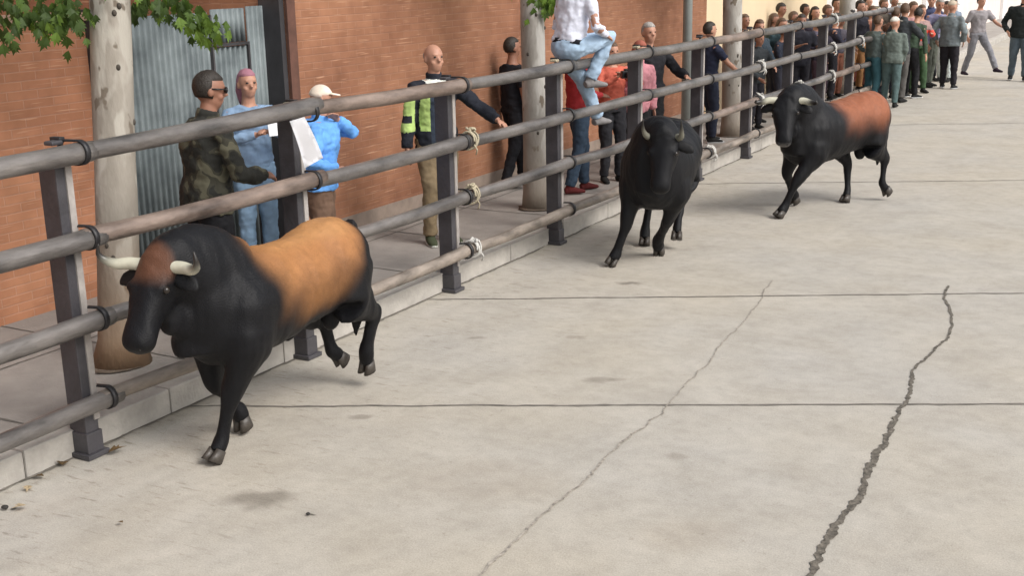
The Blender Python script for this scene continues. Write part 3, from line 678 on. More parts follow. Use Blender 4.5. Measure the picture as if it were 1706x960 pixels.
bull('all black bull with lowered head running between the two brown backed bulls', (1.0, 9.42, 0), R(-76), .98,
     {'fr': [(.42, -.19, .60), (.50, -.22, .36), (.52, -.30, .11), (.54, -.33, .055)],
      'fl': [(.38, .19, .60), (.34, .10, .36), (.14, .00, .14), (.10, -.00, .07)],
      'hl': [(-.28, .19, .60), (-.40, .14, .42), (-.22, .12, .20), (-.19, .12, .14)],
      'hr': [(-.26, -.19, .60), (-.42, -.16, .40), (-.30, -.18, .12), (-.27, -.18, .06)]},
     ((.68, .12, 1.10), (.36, -.04, -.92), [0, .01, .02, .03, .05, .07]), coat2,
     [(-.74, 0, 1.06), (-.80, 0, 1.0), (-.82, 0, .85), (-.80, 0, .68)], 2, wd=1.15, hw=.34, hk_=.3, hs=.86)
bull('bull with reddish brown back and grey muzzle, farthest of the running bulls', (1.80, 11.98, 0), R(-114), 1.0,
     {'fl': [(.46, .16, .60), (.64, .10, .36), (.72, .03, .11), (.76, .02, .055)],
      'fr': [(.36, -.17, .60), (.40, -.22, .37), (.24, -.27, .15), (.20, -.28, .09)],
      'hl': [(-.46, .16, .60), (-.68, .15, .44), (-.66, .15, .19), (-.73, .15, .12)],
      'hr': [(-.26, -.16, .60), (-.42, -.12, .40), (-.38, -.07, .11), (-.35, -.06, .055)]},
     ((.78, .06, 1.13), (.38, .26, -.86), [0, 0, -.01, -.03, -.06, -.09]), coat3,
     [(-.74, 0, 1.06), (-.80, 0, .98), (-.81, 0, .78), (-.79, 0, .60)], 4, wd=1.0, hw=.9, hs=.88)

# ------------------------------------------------------------------ people
def ik(a, b, l1, l2, pole):
    a = Vector(a); b = Vector(b); d = b-a; L = d.length
    if L > (l1+l2)*.995: b = a+d.normalized()*(l1+l2)*.995; d = b-a; L = d.length
    x = (l1*l1-l2*l2+L*L)/(2*L); h = math.sqrt(max(0, l1*l1-x*x)); n = d.normalized()
    p = Vector(pole); p = (p-n*p.dot(n)).normalized()
    return a+n*x+p*h, b
def hand_geo(bm, W_, d, pn, side, curl, fine):
    """palm + four fingers + thumb; d forearm direction, pn palm normal, side = thumb direction"""
    d = d.normalized(); th = Vector(side); th = (th-d*th.dot(d)).normalized(); n = d.cross(th).normalized()
    if n.dot(Vector(pn)) < 0: n = -n
    tube(bm, [W_-d*.01, W_+d*.03, W_+d*.085], [(.026, .017), (.038, .016), (.040, .014)], 12, up=tuple(n))
    if not fine:
        tube(bm, [W_+d*.08, W_+d*.12+n*.01*curl, W_+d*.155+n*.04*curl], [(.038, .013), (.034, .012), (.022, .010)], 10, up=tuple(n))
        tube(bm, [W_+d*.03+th*.03, W_+d*.07+th*.055+n*.01, W_+d*.10+th*.055+n*.02], [.013, .011, .009], 8)
        return
    for i, (o, L) in enumerate(((.030, .070), (.010, .080), (-.010, .074), (-.030, .058))):
        p = W_+d*.075+th*o; pts = [p]; a = .15*curl; dd = d
        for k in range(3):
            a += curl*.55; dd = (d*math.cos(a)+n*math.sin(a)); pts.append(pts[-1]+dd*L*(.42, .33, .25)[k])
        tube(bm, [pts[0]-d*.02]+pts, [.0095, .0095, .009, .0085, .007], 8)
    p = W_+d*.02+th*.022
    tube(bm, [p, p+th*.022+d*.022+n*.006, p+th*.034+d*.048+n*.014, p+th*.034+d*.068+n*.022], [.014, .0125, .011, .008], 8)
def person(label, x, y, h, yaw, z0=.13, top=(.1, .1, .12), bottom=(.03, .03, .04), skin=None, hair='short', hairm=None, pelvis=None, lean=0, twist=0, bend=0,
           hl=None, hr=None, fl=None, fr=None, headyaw=0, headpitch=0, sleeve='long', shoes=(.02, .02, .02), sole=None, fine=False, vox=None, glasses=False, belt=None,
           jacket=False, elbow_l=None, elbow_r=None, group=None, trous='long', extra=None, wide=1., feet_dir=0, top2=None, knee_out=.0):
    s = h/1.75; t = empty('person', (x, y, z0), R(yaw)); tag(t, label, 'person', group)
    skin = skin or SKIN; vox = vox or (.0075 if fine else .016); hairm = hairm or HAIR_D
    PZ = .93; pel = Vector(pelvis) if pelvis else Vector((0, 0, PZ))
    Rm = Euler((0, R(lean), 0)).to_matrix() @ Euler((0, 0, R(twist))).to_matrix()
    def U(p):
        p = Vector(p)-Vector((0, 0, PZ)); k = R(bend)*max(0, min(1, p.z/.5))
        q = Vector((p.x*math.cos(k)+p.z*math.sin(k), p.y, p.z*math.cos(k)-p.x*math.sin(k)))
        return pel+Rm @ q
    Hm = Rm @ Euler((0, R(bend+headpitch), R(headyaw))).to_matrix()
    sh = {1: U((0, .178*wide, 1.395)), -1: U((0, -.178*wide, 1.395))}
    tl = Vector(hl) if hl else Vector((.06, .27*wide, .80)); tr = Vector(hr) if hr else Vector((.06, -.27*wide, .80))
    eL, wL = ik(sh[1], tl, .29, .25, elbow_l or (-.6, .5, -.3)); eR, wR = ik(sh[-1], tr, .29, .25, elbow_r or (-.6, -.5, -.3))
    el = {1: eL, -1: eR}; wr = {1: wL, -1: wR}
    hip = {1: pel+Vector((0, .09, -.01)), -1: pel+Vector((0, -.09, -.01))}
    f_ = {1: Vector(fl) if fl else Vector((.0, .11, .08)), -1: Vector(fr) if fr else Vector((.0, -.11, .08))}
    kn = {}
    for q in (1, -1): kn[q], f_[q] = ik(hip[q], f_[q], .425, .42, (1, q*knee_out, .15))
    def torso(bm, g=1., add=0., z0_=.86, z1_=1.47):
        S_ = [(.84, .13, .10), (.90, .165, .115), (.98, .16, .112), (1.08, .14, .10), (1.2, .15, .108), (1.3, .165, .115), (1.36, .170, .108), (1.41, .150, .092), (1.455, .105, .075), (1.50, .06, .058)]
        rings = []
        for z, w, d in S_:
            if z < z0_-.001 or z > z1_+.001: continue
            w = w*wide*g+add; d = d*wide*g+add
            rings.append([U((math.cos(a)*d, math.copysign(abs(math.sin(a))**.85, math.sin(a))*w, z)) for a in [2*math.pi*k/24 for k in range(24)]])
        ring_loft(bm, rings)
    # ---- body: one continuous skin
    bm = bmesh.new(); torso(bm, .93)
    tube(bm, [U((-.01, 0, 1.42)), U((0, 0, 1.50)), U((.01, 0, 1.57))], [.070, .057, .052], 14)
    nk = U((0, 0, 1.53))
    HP = lambda p: nk+Hm @ (Vector(p)-Vector((0, 0, 1.53)))
    H3 = Hm
    ell(bm, HP((0, 0, 1.655)), (.098, .078, .100), H3, 24); ell(bm, HP((.022, 0, 1.59)), (.072, .060, .078), H3, 20)
    ell(bm, HP((.045, 0, 1.548)), (.038, .032, .028), H3, 12)                       # chin
    tube(bm, [HP((.088, 0, 1.655)), HP((.112, 0, 1.618)), HP((.088, 0, 1.606))], [.009, .015, .012], 8)     # nose
    ell(bm, HP((.082, 0, 1.672)), (.016, .052, .011), H3, 12)                       # brow
    ell(bm, HP((.085, 0, 1.580)), (.012, .024, .009), H3, 10)                      # lips
    for q in (1, -1):
        ell(bm, HP((-.005, q*.080, 1.628)), (.020, .010, .032), H3, 10)
        ell(bm, HP((.06, q*.042, 1.605)), (.026, .022, .024), H3, 10)
    for q in (1, -1):
        tube(bm, [sh[q].lerp(U((0, 0, 1.40)), .35), sh[q], sh[q].lerp(el[q], .5), el[q], el[q].lerp(wr[q], .3), wr[q]], [.05, .054, .047, .038, .039, .026], 12)
        d = (wr[q]-el[q]).normalized(); side = Vector((1, -q*.3, .3)) if abs(d.x) < .7 else Vector((0, -q, .5))
        hand_geo(bm, wr[q], d, (Vector((0, -q, 0)) if abs(d.z) > .6 else Vector((0, 0, -1))), side, .55, fine)
        tube(bm, [hip[q]+Vector((0, 0, .02)), hip[q].lerp(kn[q], .5), kn[q], kn[q].lerp(f_[q], .3), f_[q]], [.088, .075, .054, .052, .036], 14)
        fd = Euler((0, 0, R(feet_dir+q*8))).to_matrix() @ Vector((1, 0, 0))
        tube(bm, [f_[q]+Vector((0, 0, .0)), f_[q]+fd*.02+Vector((0, 0, -.04)), f_[q]+fd*.13+Vector((0, 0, -.055))], [.034, .035, .022], 10)
    b = remesh(bm, vox, 2, .5); bmesh.ops.scale(b, vec=(s, s, s), verts=b.verts)
    obj('body', b, skin, t)
    def fin(nm, b, m):
        bmesh.ops.scale(b, vec=(s, s, s), verts=b.verts); return obj(nm, b, m, t)
    # ---- trousers
    bm = bmesh.new()
    if pelvis and abs(pel.z-PZ) > .05: ell(bm, pel+Vector((0, 0, 0)), (.135*wide, .18*wide, .13), None, 20)
    torso(bm, 1.02, .008, z1_=.99 if not jacket else 1.0)
    endz = {'long': 1., 'shorts': .0}[trous]
    for q in (1, -1):
        hp, k, a = hip[q], kn[q], f_[q]
        if trous == 'long':
            fx = Vector((0, 0, 0)); tube(bm, [hp+Vector((0, 0, .03)), hp.lerp(k, .45), k, k.lerp(a, .4), k.lerp(a, .98)], [.103*wide, .092*wide, .072*wide, .068, .062], 16)
        else: tube(bm, [hp+Vector((0, 0, .03)), hp.lerp(k, .45), hp.lerp(k, .92)], [.105, .098, .088], 16)
    b = remesh(bm, max(.011, vox), 2); wrinkle(b, .012, 9, x*3+y, (1, 1, .8)); wrinkle(b, .006, 20, y, (.8, .8, 1.3))
    fin('trousers', b, cloth(bottom))
    # ---- top
    bm = bmesh.new(); torso(bm, 1.05, .014 if not jacket else .026, z0_=.90 if jacket else .98, z1_=1.47)
    hem = .86 if jacket else .93
    rings = [[U((math.cos(a)*(.12+.02*jacket)*wide, math.sin(a)*(.175+.02*jacket)*wide, z)) for a in [2*math.pi*k/24 for k in range(24)]] for z in (hem, 1.02)]
    ring_loft(bm, rings)
    sl = {'long': 1, 'short': .0, 'none': -1}[sleeve]
    for q in (1, -1):
        a0 = sh[q].lerp(U((0, 0, 1.38)), .4)
        g = .012 if jacket else 0
        if sl == 1: tube(bm, [a0, sh[q]+Vector((0, 0, 0)), sh[q].lerp(el[q], .5), el[q], el[q].lerp(wr[q], .5), el[q].lerp(wr[q], .95)], [.058+g, .059+g, .056+g, .050+g, .047+g, .038+g], 14)
        elif sl == 0: tube(bm, [a0, sh[q], sh[q].lerp(el[q], .72)], [.064+g, .066+g, .062+g], 14)
    if jacket: tube(bm, [U((-.01, 0, 1.45)), U((0, 0, 1.515))], [.075, .068], 16)
    b = remesh(bm, max(.0105, vox), 2); wrinkle(b, .015, 8, x+y*2, (1, 1, .9)); wrinkle(b, .007, 21, y, (.8, .8, 1.3))
    o = fin('jacket' if jacket else 'shirt', b, top if isinstance(top, bpy.types.Material) else cloth(top))
    if top2:       # areas of the garment in other cloths, by rest position
        fn, mats = top2
        for m in mats: o.data.materials.append(m)
        Ri = Rm.inverted()
        for p in o.data.polygons:
            c = Ri @ (p.center/s-pel)+Vector((0, 0, PZ)); p.material_index = fn(c, p)
    # ---- shoes
    for q in (1, -1):
        fd = Euler((0, 0, R(feet_dir+q*8))).to_matrix() @ Vector((1, 0, 0))
        F = f_[q]; bm = bmesh.new()
        tube(bm, [F-fd*.055+Vector((0, 0, -.045)), F+fd*.02+Vector((0, 0, -.035)), F+fd*.10+Vector((0, 0, -.048)), F+fd*.185+Vector((0, 0, -.058))], [(.036, .036), (.044, .045), (.047, .032), (.026, .017)], 14, sub=3)
        tube(bm, [F+Vector((0, 0, .02)), F+Vector((0, 0, -.03))], [.044, .046], 12)
        b = remesh(bm, .010, 2); o = fin('shoe', b, cloth(shoes))
        if sole:
            bm = bmesh.new(); tube(bm, [F-fd*.075+Vector((0, 0, -.068)), F+fd*.06+Vector((0, 0, -.068)), F+fd*.20+Vector((0, 0, -.066))], [(.036, .012), (.05, .012), (.024, .011)], 12, sub=4)
            fin('sole', bm, cloth(sole))
    # ---- hair
    if hair != 'bald' or True:
        bm = bmesh.new(); vs = ell(bm, (0, 0, 0), (1, 1, 1), None, 28)
        for v in vs:
            u = v.co.copy(); p = Vector((u.x*.098-.004, u.y*.080, 1.660+u.z*.102))
            lo = {'short': 1.585, 'long': 1.50, 'bald': 1.60, 'cap': 1.675}.get(hair, 1.62)
            face = (p.x > .015 and p.z < (1.700 if hair != 'cap' else 1.69)-max(0, .03-abs(p.x))*.0) or p.z < (lo if p.x < .02 else 9) and p.x > -.2 and p.z < lo
            if hair == 'bald': face = face or p.z > 1.685 or p.x > -.03
            g = 1.06+(.05*noise.noise(u*5) if hair not in ('cap', 'bald') else 0)
            if hair == 'bald': g = 1.015
            if hair == 'cap': g = 1.09
            if face: g = .80
            v.co = HP((g*(p.x)+0, g*p.y, 1.655+(p.z-1.655)*g))
        if hair == 'long':
            tube(bm, [HP((-.045, 0, 1.67)), HP((-.075, 0, 1.58)), HP((-.075, 0, 1.46))], [(.075, .055), (.080, .045), (.05, .025)], 12, sub=3)
        if hair == 'cap':
            r_ = []
            for (dx, w) in ((.07, .070), (.12, .062), (.165, .035)): r_.append([HP((dx, math.cos(a)*w, 1.700-.12*(dx-.07)+math.sin(a)*.006)) for a in [2*math.pi*k/12 for k in range(12)]])
            ring_loft(bm, r_)
        fin('cap' if hair == 'cap' else 'hair', bm, hairm)
    if vox < .014 or fine or True:
        for q in (1, -1):
            bm = bmesh.new(); ell(bm, HP((.088, q*.031, 1.652)), (.010, .014, .008), H3, 8); fin('eye', bm, EYE)
    if glasses:
        bm = bmesh.new()
        for q in (1, -1):
            ell(bm, HP((.100, q*.034, 1.650)), (.012, .032, .022), H3, 12)
            tube(bm, [HP((.092, q*.066, 1.655)), HP((.0, q*.088, 1.652))], .005, 6)
        tube(bm, [HP((.108, .02, 1.656)), HP((.108, -.02, 1.656))], .005, 6)
        fin('sunglasses', bm, DARKPL)
    if belt:
        bm = bmesh.new(); rings = [[U((math.cos(a)*.128*wide, math.sin(a)*.182*wide, z)) for a in [2*math.pi*k/24 for k in range(24)]] for z in (.96, 1.0)]
        ring_loft(bm, rings); fin('belt', bm, cloth(belt))
    if extra: extra(t, U, HP, fin, wr, s)
    return t
def camo():
    m = mat('camo_cloth', (.018, .018, .014), .9, .2, 9, .3, 45, c2=(.075, .07, .045))
    n = m.node_tree.nodes
    for q in n:
        if q.type == 'VALTORGB': q.color_ramp.interpolation = 'CONSTANT'; q.color_ramp.elements[1].position = .55; q.color_ramp.elements.new(.47).color = (.035, .033, .022, 1)
        if q.type == 'TEX_NOISE' and abs(q.inputs['Scale'].default_value-9) < .1: q.inputs['Detail'].default_value = 1.5
    return m
# 1 man in camouflage jacket
person('man with dark sunglasses in a camouflage jacket by the corrugated gate', -.50, 5.54, 1.70, 66, top=camo(), bottom=(.012, .012, .014), skin=SKIN2, hairm=HAIR_D, fine=True, jacket=True,
       glasses=True, lean=6, wide=1.12, hl=(.34, .20, 1.05), hr=(.34, -.16, 1.08), headyaw=-12, headpitch=2)
# 2 woman in pale denim shirt holding a phone
person('woman in pale denim shirt and pink headscarf holding up a white phone before the gate', -1.45, 7.08, 1.57, -28, top=(.20, .29, .42), bottom=(.20, .30, .42), skin=SKIN, hair='long', hairm=cloth((.32, .15, .19)), fine=True,
       hl=(.32, .04, 1.26), hr=(.30, -.06, 1.24), elbow_l=(-.1, 1, -.6), elbow_r=(-.1, -1, -.6))
bm = bmesh.new(); box(bm, (-.006, -.04, -.075), (.006, .04, .075), 0, .004)
o = obj('phone', bm, [mat('phone_white', (.8, .8, .82), .3, .03)], None, False); o.location = (-1.10, 6.93, 1.31); o.rotation_euler = (0, R(-12), R(-28)); tag(o, 'white phone in the hands of the woman in pale denim', 'phone')
# 3 light blue jacket
person('person in a bright light blue jacket and pale cap behind the paper notice', -.80, 7.04, 1.47, 30, top=(.14, .36, .78), bottom=(.16, .10, .07), skin=SKIN, hair='cap', hairm=cloth((.72, .62, .52)), fine=True, jacket=True,
       hl=(.20, .02, 1.46), hr=(.22, -.20, 1.05), elbow_l=(.3, 1, -.7), headyaw=10, wide=1.3, lean=6)
# 4 vest man
HIVIS = cloth((.40, .54, .18)); BLK_C = cloth((.02, .022, .03)); NAVY = cloth((.035, .045, .065)); REFL = cloth((.70, .72, .66))
def vestfn(c, p):
    if 1.43 < c.z < 1.462 and abs(c.y) < .105: return 3
    if c.z >= 1.40: return 0
    if abs(c.y) < .09 and c.x > 0: return 1
    if c.y < -.09 and c.z > 1.02: return 0 if -.205 < c.y < -.165 or (c.y < -.24 and 1.10 < c.z < 1.16) else 2
    if .09 < c.y < .12 and c.z > 1.02 and c.x > 0: return 2
    return 0
person('bald man in black and yellow green safety jacket and khaki trousers, hand on rail', -.68, 8.52, 1.68, -38, top=(.02, .022, .03), top2=(vestfn, [NAVY, HIVIS, REFL]), bottom=(.22, .165, .10), skin=SKIN, hair='bald', hairm=HAIR_G,
       fine=True, jacket=True, hl=(.50, .52, 1.02), hr=(.06, -.30, .82), elbow_l=(0, .5, -1), shoes=(.06, .07, .04), sole=(.5, .5, .45), fr=(.03, -.10, .08), headyaw=10)
# 5 black clad man behind second tree
person('man in black t-shirt and trousers walking behind the second plane tree', -1.38, 11.15, 1.58, 60, top=(.014, .014, .018), bottom=(.013, .013, .016), skin=SKIN2, sleeve='short', vox=.012,
       hl=(.05, .27, .86), fl=(.18, .09, .08), fr=(-.18, -.09, .10), shoes=(.02, .02, .02), sole=(.35, .33, .3))
# 6 man sitting on the top rail
def sleeve_note(*a): pass
person('man in white shirt and light blue jeans sitting on the top rail', .06, 9.58, 1.72, 66, z0=0, top=(.66, .68, .78), bottom=(.36, .48, .62), skin=SKIN, fine=True, pelvis=(0, .02, 1.76), lean=12,
       fl=(.52, .20, 1.06), fr=(.26, .02, 1.46), hl=(.28, .16, 1.84), hr=(.30, -.16, 1.86), shoes=(.20, .19, .19), belt=(.015, .015, .02))
# 7 red shirt, dark jeans
person('person in red shirt and dark jeans standing behind the sitting man', -.60, 11.12, 1.62, 50, top=(.36, .035, .04), bottom=(.035, .055, .085), skin=SKIN2, sleeve='long', vox=.012, hr=(.2, -.2, 1.1), fl=(.12, .1, .08), fr=(-.16, -.1, .08), shoes=(.10, .02, .02))
# 8 orange red top with camera
person('person in orange red top holding a black camera behind the rails', -.55, 11.85, 1.50, -40, top=(.50, .12, .08), bottom=(.03, .03, .035), skin=SKIN, hair='long', hairm=HAIR_B, vox=.012, hl=(.28, .05, 1.36), hr=(.28, -.05, 1.36), elbow_l=(0, 1, -.6), elbow_r=(0, -1, -.6))
bm = bmesh.new(); box(bm, (-.03, -.06, -.04), (.03, .06, .04), 0, .008); tube(bm, [(.03, 0, 0), (.09, 0, 0)], [.034, .03], 14); box(bm, (-.02, -.025, .04), (.02, .025, .06), 0, .004)
o = obj('camera_body', bm, DARKPL, None, False); o.name = 'photo_camera'; o.location = (-.28, 11.62, 1.32); o.rotation_euler = (0, 0, R(-40)); tag(o, 'black photo camera held by the person in orange red', 'camera')
# 9 pink top
person('person in dusty pink sweater and black skirt-like shorts beside the fifth post', -.45, 12.25, 1.50, -30, top=(.50, .22, .25), bottom=(.02, .02, .022), skin=SKIN, hair='long', hairm=cloth((.30, .10, .07)), vox=.012, trous='long', hr=(.2, -.16, 1.12), fl=(-.12, .1, .1), lean=8, jacket=True)
# bald man in dark jacket
person('grey bearded man in open black jacket standing by the fifth post', -.50, 12.75, 1.66, -35, top=(.02, .02, .024), bottom=(.02, .02, .022), skin=SKIN, hair='short', hairm=HAIR_G, vox=.012, jacket=True, hl=(.28, .36, 1.12), wide=1.08)
# 10 dark man leaning
person('man in navy shirt reaching a bare arm along the rail near the third tree', -.62, 15.1, 1.56, 50, top=(.02, .024, .045), bottom=(.02, .024, .04), skin=SKIN, sleeve='short', vox=.014, hr=(.40, -.28, .98), elbow_r=(0, -.4, -1), fl=(.1, .1, .08), sole=(.4, .4, .4))
# left edge bystander, only a shoe and a hand reach the frame
person('bystander in dark clothes at the left edge with a white soled shoe', -1.42, 3.50, 1.72, 62, top=(.02, .02, .03), bottom=(.03, .035, .05), skin=SKIN2, fine=False, vox=.012, hl=(.30, .26, 1.00), hr=(.36, -.10, 1.16), shoes=(.02, .02, .03), sole=(.75, .75, .78), fr=(.32, -.10, .08), fl=(-.1, .1, .08))

G1 = 'spectators crowding behind the fence'
DK = (.025, .024, .03)
crowd = [  # x, y, h, yaw, top, bottom, hair kind, hair mat, label
 (-1.2, 18.3, 1.53, -20, (.05, .045, .045), DK, 'short', HAIR_B, 'tall brown haired spectator nearest the fourth tree'),
 (-.70, 17.3, 1.50, -30, (.035, .05, .065), (.03, .04, .06), 'long', HAIR_B, 'spectator with brown bob in dark teal jacket behind the seventh post'),
 (-1.5, 21.0, 1.62, -20, (.40, .36, .34), DK, 'short', HAIR_D, 'dark haired spectator in pale top against the cream wall'),
 (-.80, 18.8, 1.46, -40, (.03, .055, .065), DK, 'long', HAIR_B, 'brown haired spectator in dark green blue coat behind the rails'),
 (-1.0, 20.2, 1.50, -10, (.30, .12, .10), DK, 'short', HAIR_B, 'spectator in rust red top before the cream wall'),
 (-.75, 19.5, 1.44, -20, (.05, .045, .075), (.03, .03, .05), 'long', HAIR_B, 'spectator in dull purple jacket between the brown haired ones'),
 (-1.4, 22.4, 1.55, -20, (.05, .05, .06), DK, 'short', HAIR_D, 'spectator in charcoal behind the purple jacket'),
 (-.75, 20.7, 1.56, -50, (.045, .04, .06), (.04, .035, .05), 'long', HAIR_D, 'spectator with wide black hair beside the farthest tree'),
 (-.55, 20.0, 1.40, -20, (.09, .08, .11), (.05, .05, .07), 'short', HAIR_B, 'short spectator in grey violet sweater leaning at the rail'),
 (-1.0, 23.7, 1.58, -10, (.03, .03, .035), DK, 'short', HAIR_D, 'tall spectator in black past the farthest tree'),
 (-.45, 21.1, 1.42, -20, (.10, .09, .11), (.22, .09, .06), 'short', HAIR_B, 'spectator in grey top and rust trousers behind the last rails'),
 (-.40, 22.3, 1.62, -40, (.03, .03, .04), (.35, .18, .08), 'short', HAIR_D, 'spectator in black top and tan trousers by the end of the fence'),
 (-.9, 24.9, 1.62, -10, (.07, .06, .08), DK, 'short', HAIR_D, 'spectator in slate grey at the back of the crowd'),
 (-.6, 23.4, 1.55, -30, (.05, .05, .07), (.16, .05, .045), 'long', HAIR_B, 'spectator in dark blouse and maroon trousers near the fence end'),
 (-.55, 18.05, 1.38, -10, (.025, .03, .045), (.03, .03, .04), 'short', HAIR_D, 'child sized spectator in navy between the seventh and eighth posts'),
 (-.45, 16.55, 1.36, -25, (.04, .045, .05), DK, 'short', HAIR_B, 'short spectator in dark grey leaning close behind the sixth post'),
 (-.40, 18.6, 1.52, -60, (.03, .03, .04), DK, 'short', HAIR_D, 'spectator in black sweater pressed against the rails left of the teal coat'),
 (-1.1, 19.4, 1.50, 0, (.06, .08, .085), DK, 'long', HAIR_B, 'brown haired spectator in slate teal blouse at the cream wall'),
 (-.35, 19.6, 1.38, -35, (.035, .03, .045), (.05, .03, .04), 'short', HAIR_D, 'spectator in plum black jacket crouching at the middle rail'),
 (-.40, 20.6, 1.46, 10, (.04, .04, .06), DK, 'short', HAIR_D, 'spectator in dark indigo turned along the fence'),
 (-.85, 21.7, 1.56, -30, (.03, .03, .04), DK, 'short', HAIR_B, 'spectator in ink blue jacket half hidden by the farthest tree'),
 (-.35, 22.9, 1.50, -15, (.30, .13, .09), (.20, .07, .05), 'long', HAIR_B, 'spectator all in rust red behind the last fence bay'),
 (-.95, 22.9, 1.64, -15, (.02, .02, .025), DK, 'short', HAIR_D, 'broad spectator in jet black jacket near the farthest tree'),
 (-.30, 23.8, 1.60, -40, (.10, .085, .07), (.06, .05, .05), 'short', HAIR_B, 'spectator in brown jacket at the very end of the fence'),
 (-.50, 25.6, 1.60, -30, (.10, .10, .14), DK, 'short', HAIR_G, 'grey haired spectator in blue grey behind the fence end'),
]
rc = random.Random(5)
for i, (x, y, h, yaw, tp, bt, hk, hm, lb) in enumerate(crowd):
    person(lb, x, y, h, yaw, top=tp, bottom=bt, hair=hk, hairm=hm, skin=rc.choice([SKIN, SKIN2]), vox=.018, group=G1, sleeve=rc.choice(['long', 'short', 'long']), jacket=rc.random() < .4,
           hl=(rc.uniform(.15, .38), rc.uniform(.05, .25), rc.uniform(.95, 1.3)), hr=(rc.uniform(.1, .38), -rc.uniform(.05, .25), rc.uniform(.8, 1.3)), headyaw=rc.uniform(-25, 25), lean=rc.uniform(0, 8))
G2 = 'people standing in the road past the fence'
TEAL = (.065, .10, .095)
rp = random.Random(21)
def pr(*a, **k):
    for kk, v in (('lean', rp.uniform(-3, 9)), ('bend', rp.uniform(-4, 10)), ('twist', rp.uniform(-18, 18)), ('headyaw', rp.uniform(-35, 35)), ('hl', (rp.uniform(-.05, .25), rp.uniform(.18, .34), rp.uniform(.8, 1.1))), ('hr', (rp.uniform(-.05, .25), -rp.uniform(.18, .34), rp.uniform(.8, 1.1))), ('fl', (rp.uniform(-.1, .2), .13, .08)), ('fr', (rp.uniform(-.15, .1), -.12, .08))): k.setdefault(kk, v)
    a = list(a); a[1] += rp.uniform(-.06, .06); a[4] += rp.uniform(-35, 35)
    return person(*a, z0=0, group=G2, vox=.016, **k)
pr('man seen from behind in grey green shirt and teal trousers, first in the road', .16, 21.2, 1.52, 80, top=(.10, .125, .12), bottom=(.04, .10, .12), hair='short', hairm=HAIR_B, wide=1.15)
pr('person in grey green jacket and pale cap leaning at the fence end', .44, 21.1, 1.50, 100, top=(.12, .145, .13), bottom=(.08, .12, .12), hair='cap', hairm=cloth((.62, .60, .55)), jacket=True, hl=(.3, .2, 1.2), wide=1.1)
pr('person in faded green coat beside the pale cap wearer', .42, 21.9, 1.70, 95, top=(.045, .05, .055), bottom=(.09, .085, .08), hair='short', hairm=HAIR_B, jacket=True, hr=(.2, -.2, 1.3))
pr('person in dark green top and black trousers with white ankle bands', .50, 22.6, 1.62, 70, top=(.05, .075, .05), bottom=(.015, .015, .017), hair='short', hairm=HAIR_D, fl=(.08, .12, .08), shoes=(.02, .02, .02), sole=(.6, .6, .6))
def sashfn(c, p): return 1 if 1.06 < c.z < 1.26 else 0
pr('person with bright red and white bib over a green shirt', .48, 23.6, 1.62, -60, top=(.30, .20, .19), top2=(sashfn, [cloth((.70, .10, .07))]), bottom=(.05, .09, .045), hair='short', hairm=HAIR_B, hl=(.35, .1, 1.2), hr=(.3, -.2, 1.25))
pr('person in lavender shirt stretching an arm forward behind the red bib', .42, 24.8, 1.72, -20, top=(.22, .21, .32), bottom=(.10, .11, .09), hair='short', hairm=HAIR_G, hl=(.35, .35, 1.35), lean=10)
pr('person in pale blue top and light trousers beside the grey shirted man', .50, 26.0, 1.62, -80, top=(.35, .45, .48), bottom=(.50, .55, .54), hair='short', hairm=HAIR_D)
pr('stooping person in khaki green with folded arms behind the pale cap wearer', .10, 22.6, 1.62, 40, top=(.13, .07, .05), bottom=(.03, .035, .05), hair='short', hairm=HAIR_B, hl=(.25, -.05, 1.15), hr=(.28, .05, 1.2), lean=6)
pr('person in pink sweater right behind the red bib', .10, 24.4, 1.66, -40, top=(.40, .22, .22), bottom=(.06, .06, .06), hair='short', hairm=HAIR_B, hr=(.3, -.2, 1.3))
pr('tall person in dark blue jacket behind the lavender shirt', .15, 26.2, 1.75, -50, top=(.05, .06, .12), bottom=(.04, .04, .05), hair='short', hairm=HAIR_D, jacket=True)
pr('woman in white trousers and grey blue blouse at the back of the group', .25, 28.2, 1.62, -60, top=(.20, .24, .30), bottom=(.60, .60, .58), hair='long', hairm=HAIR_D)
pr('man in loose grey shirt and black trousers walking away, beige cap', .92, 24.5, 1.66, 85, top=(.16, .185, .195), bottom=(.02, .018, .022), hair='cap', hairm=cloth((.45, .38, .30)), jacket=True, hr=(.05, -.26, .95), wide=1.12, sole=(.5, .5, .5))
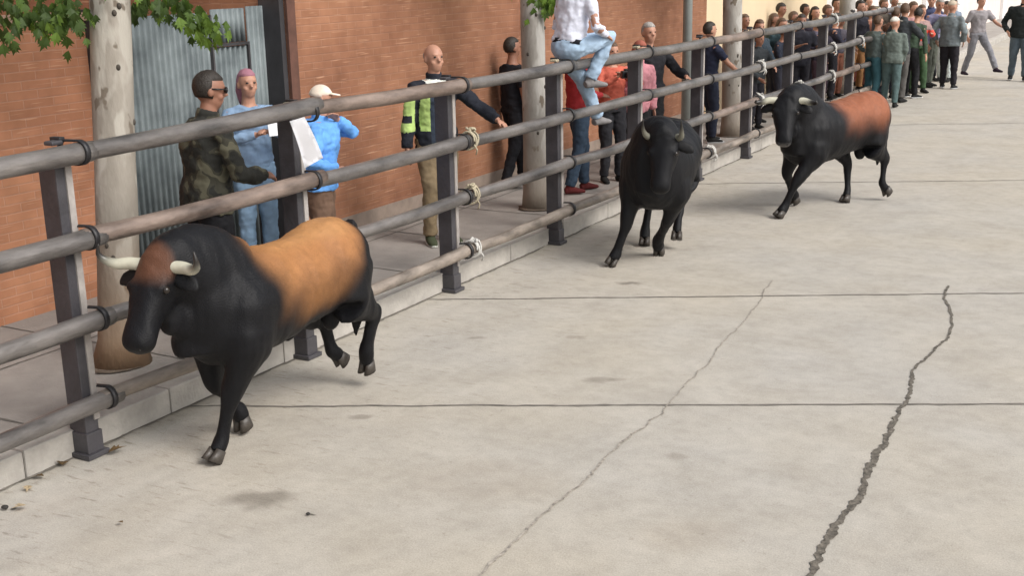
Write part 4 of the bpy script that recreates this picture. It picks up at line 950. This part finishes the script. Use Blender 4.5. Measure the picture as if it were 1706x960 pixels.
pr('striding man in grey with dark shoes beyond the grey shirted man', .98, 27.2, 1.68, -45, top=(.28, .26, .27), bottom=(.22, .22, .24), hair='short', hairm=HAIR_D, hl=(.45, .25, 1.1), fl=(.48, .2, .14), fr=(-.25, -.1, .12), sleeve='short', shoes=(.03, .02, .03))
pr('man in black jacket and blue grey jeans at the right edge of the road', 1.84, 26.6, 1.80, -70, top=(.018, .022, .022), bottom=(.085, .11, .13), hair='short', hairm=HAIR_D, jacket=True, fl=(.14, .12, .08), fr=(-.14, -.12, .08), wide=1.15, shoes=(.02, .02, .02), sole=(.7, .7, .7))

# ------------------------------------------------------------------ small litter near the kerb
rl = random.Random(9)
LIT = [mat('dry_leaf', (.20, .13, .06), .8, .3, 20), mat('dry_leaf_pale', (.55, .45, .30), .8, .2, 20), mat('dark_grit', (.03, .028, .025), .9)]
spots = [(.17, 3.33, 2, .02, 'round black pebble near the bottom left corner'), (.25, 3.39, 1, .035, 'pale dry leaf scrap beside the black pebble'), (.02, 3.80, 0, .04, 'brown dry leaf at the foot of the kerb left of the first post'),
         (.80, 3.46, 0, .02, 'tiny brown leaf crumb out on the road near the corner'), (1.49, 3.92, 2, .010, 'small black crumb alone on the road'), (.07, 3.55, 1, .03, 'pale scrap between the kerb and the corner pebble'), (.11, 4.02, 0, .05, 'curled brown leaf touching the first post base'), (.05, 3.66, 0, .035, 'dark brown leaf scrap low on the kerb line')]
for x, y, mi, r, lb in spots:
    bm = bmesh.new()
    if mi == 2: ell(bm, (0, 0, r*.5), (r, r*.85, r*.55), None, 10); wrinkle(bm, r*.3, 20, x)
    else:
        leaf(bm, Vector((0, 0, .012)), Vector((rl.uniform(-1, 1), rl.uniform(-1, 1), .1)), Vector((0, .2, 1)), r*2.0, 0); bmesh.ops.solidify(bm, geom=bm.faces[:], thickness=.003)
    o = obj('pebble' if mi == 2 else 'dry_leaf', bm, LIT[mi], None, mi == 2); o.location = (x, y, .006); tag(o, lb, 'pebble' if mi == 2 else 'leaf')
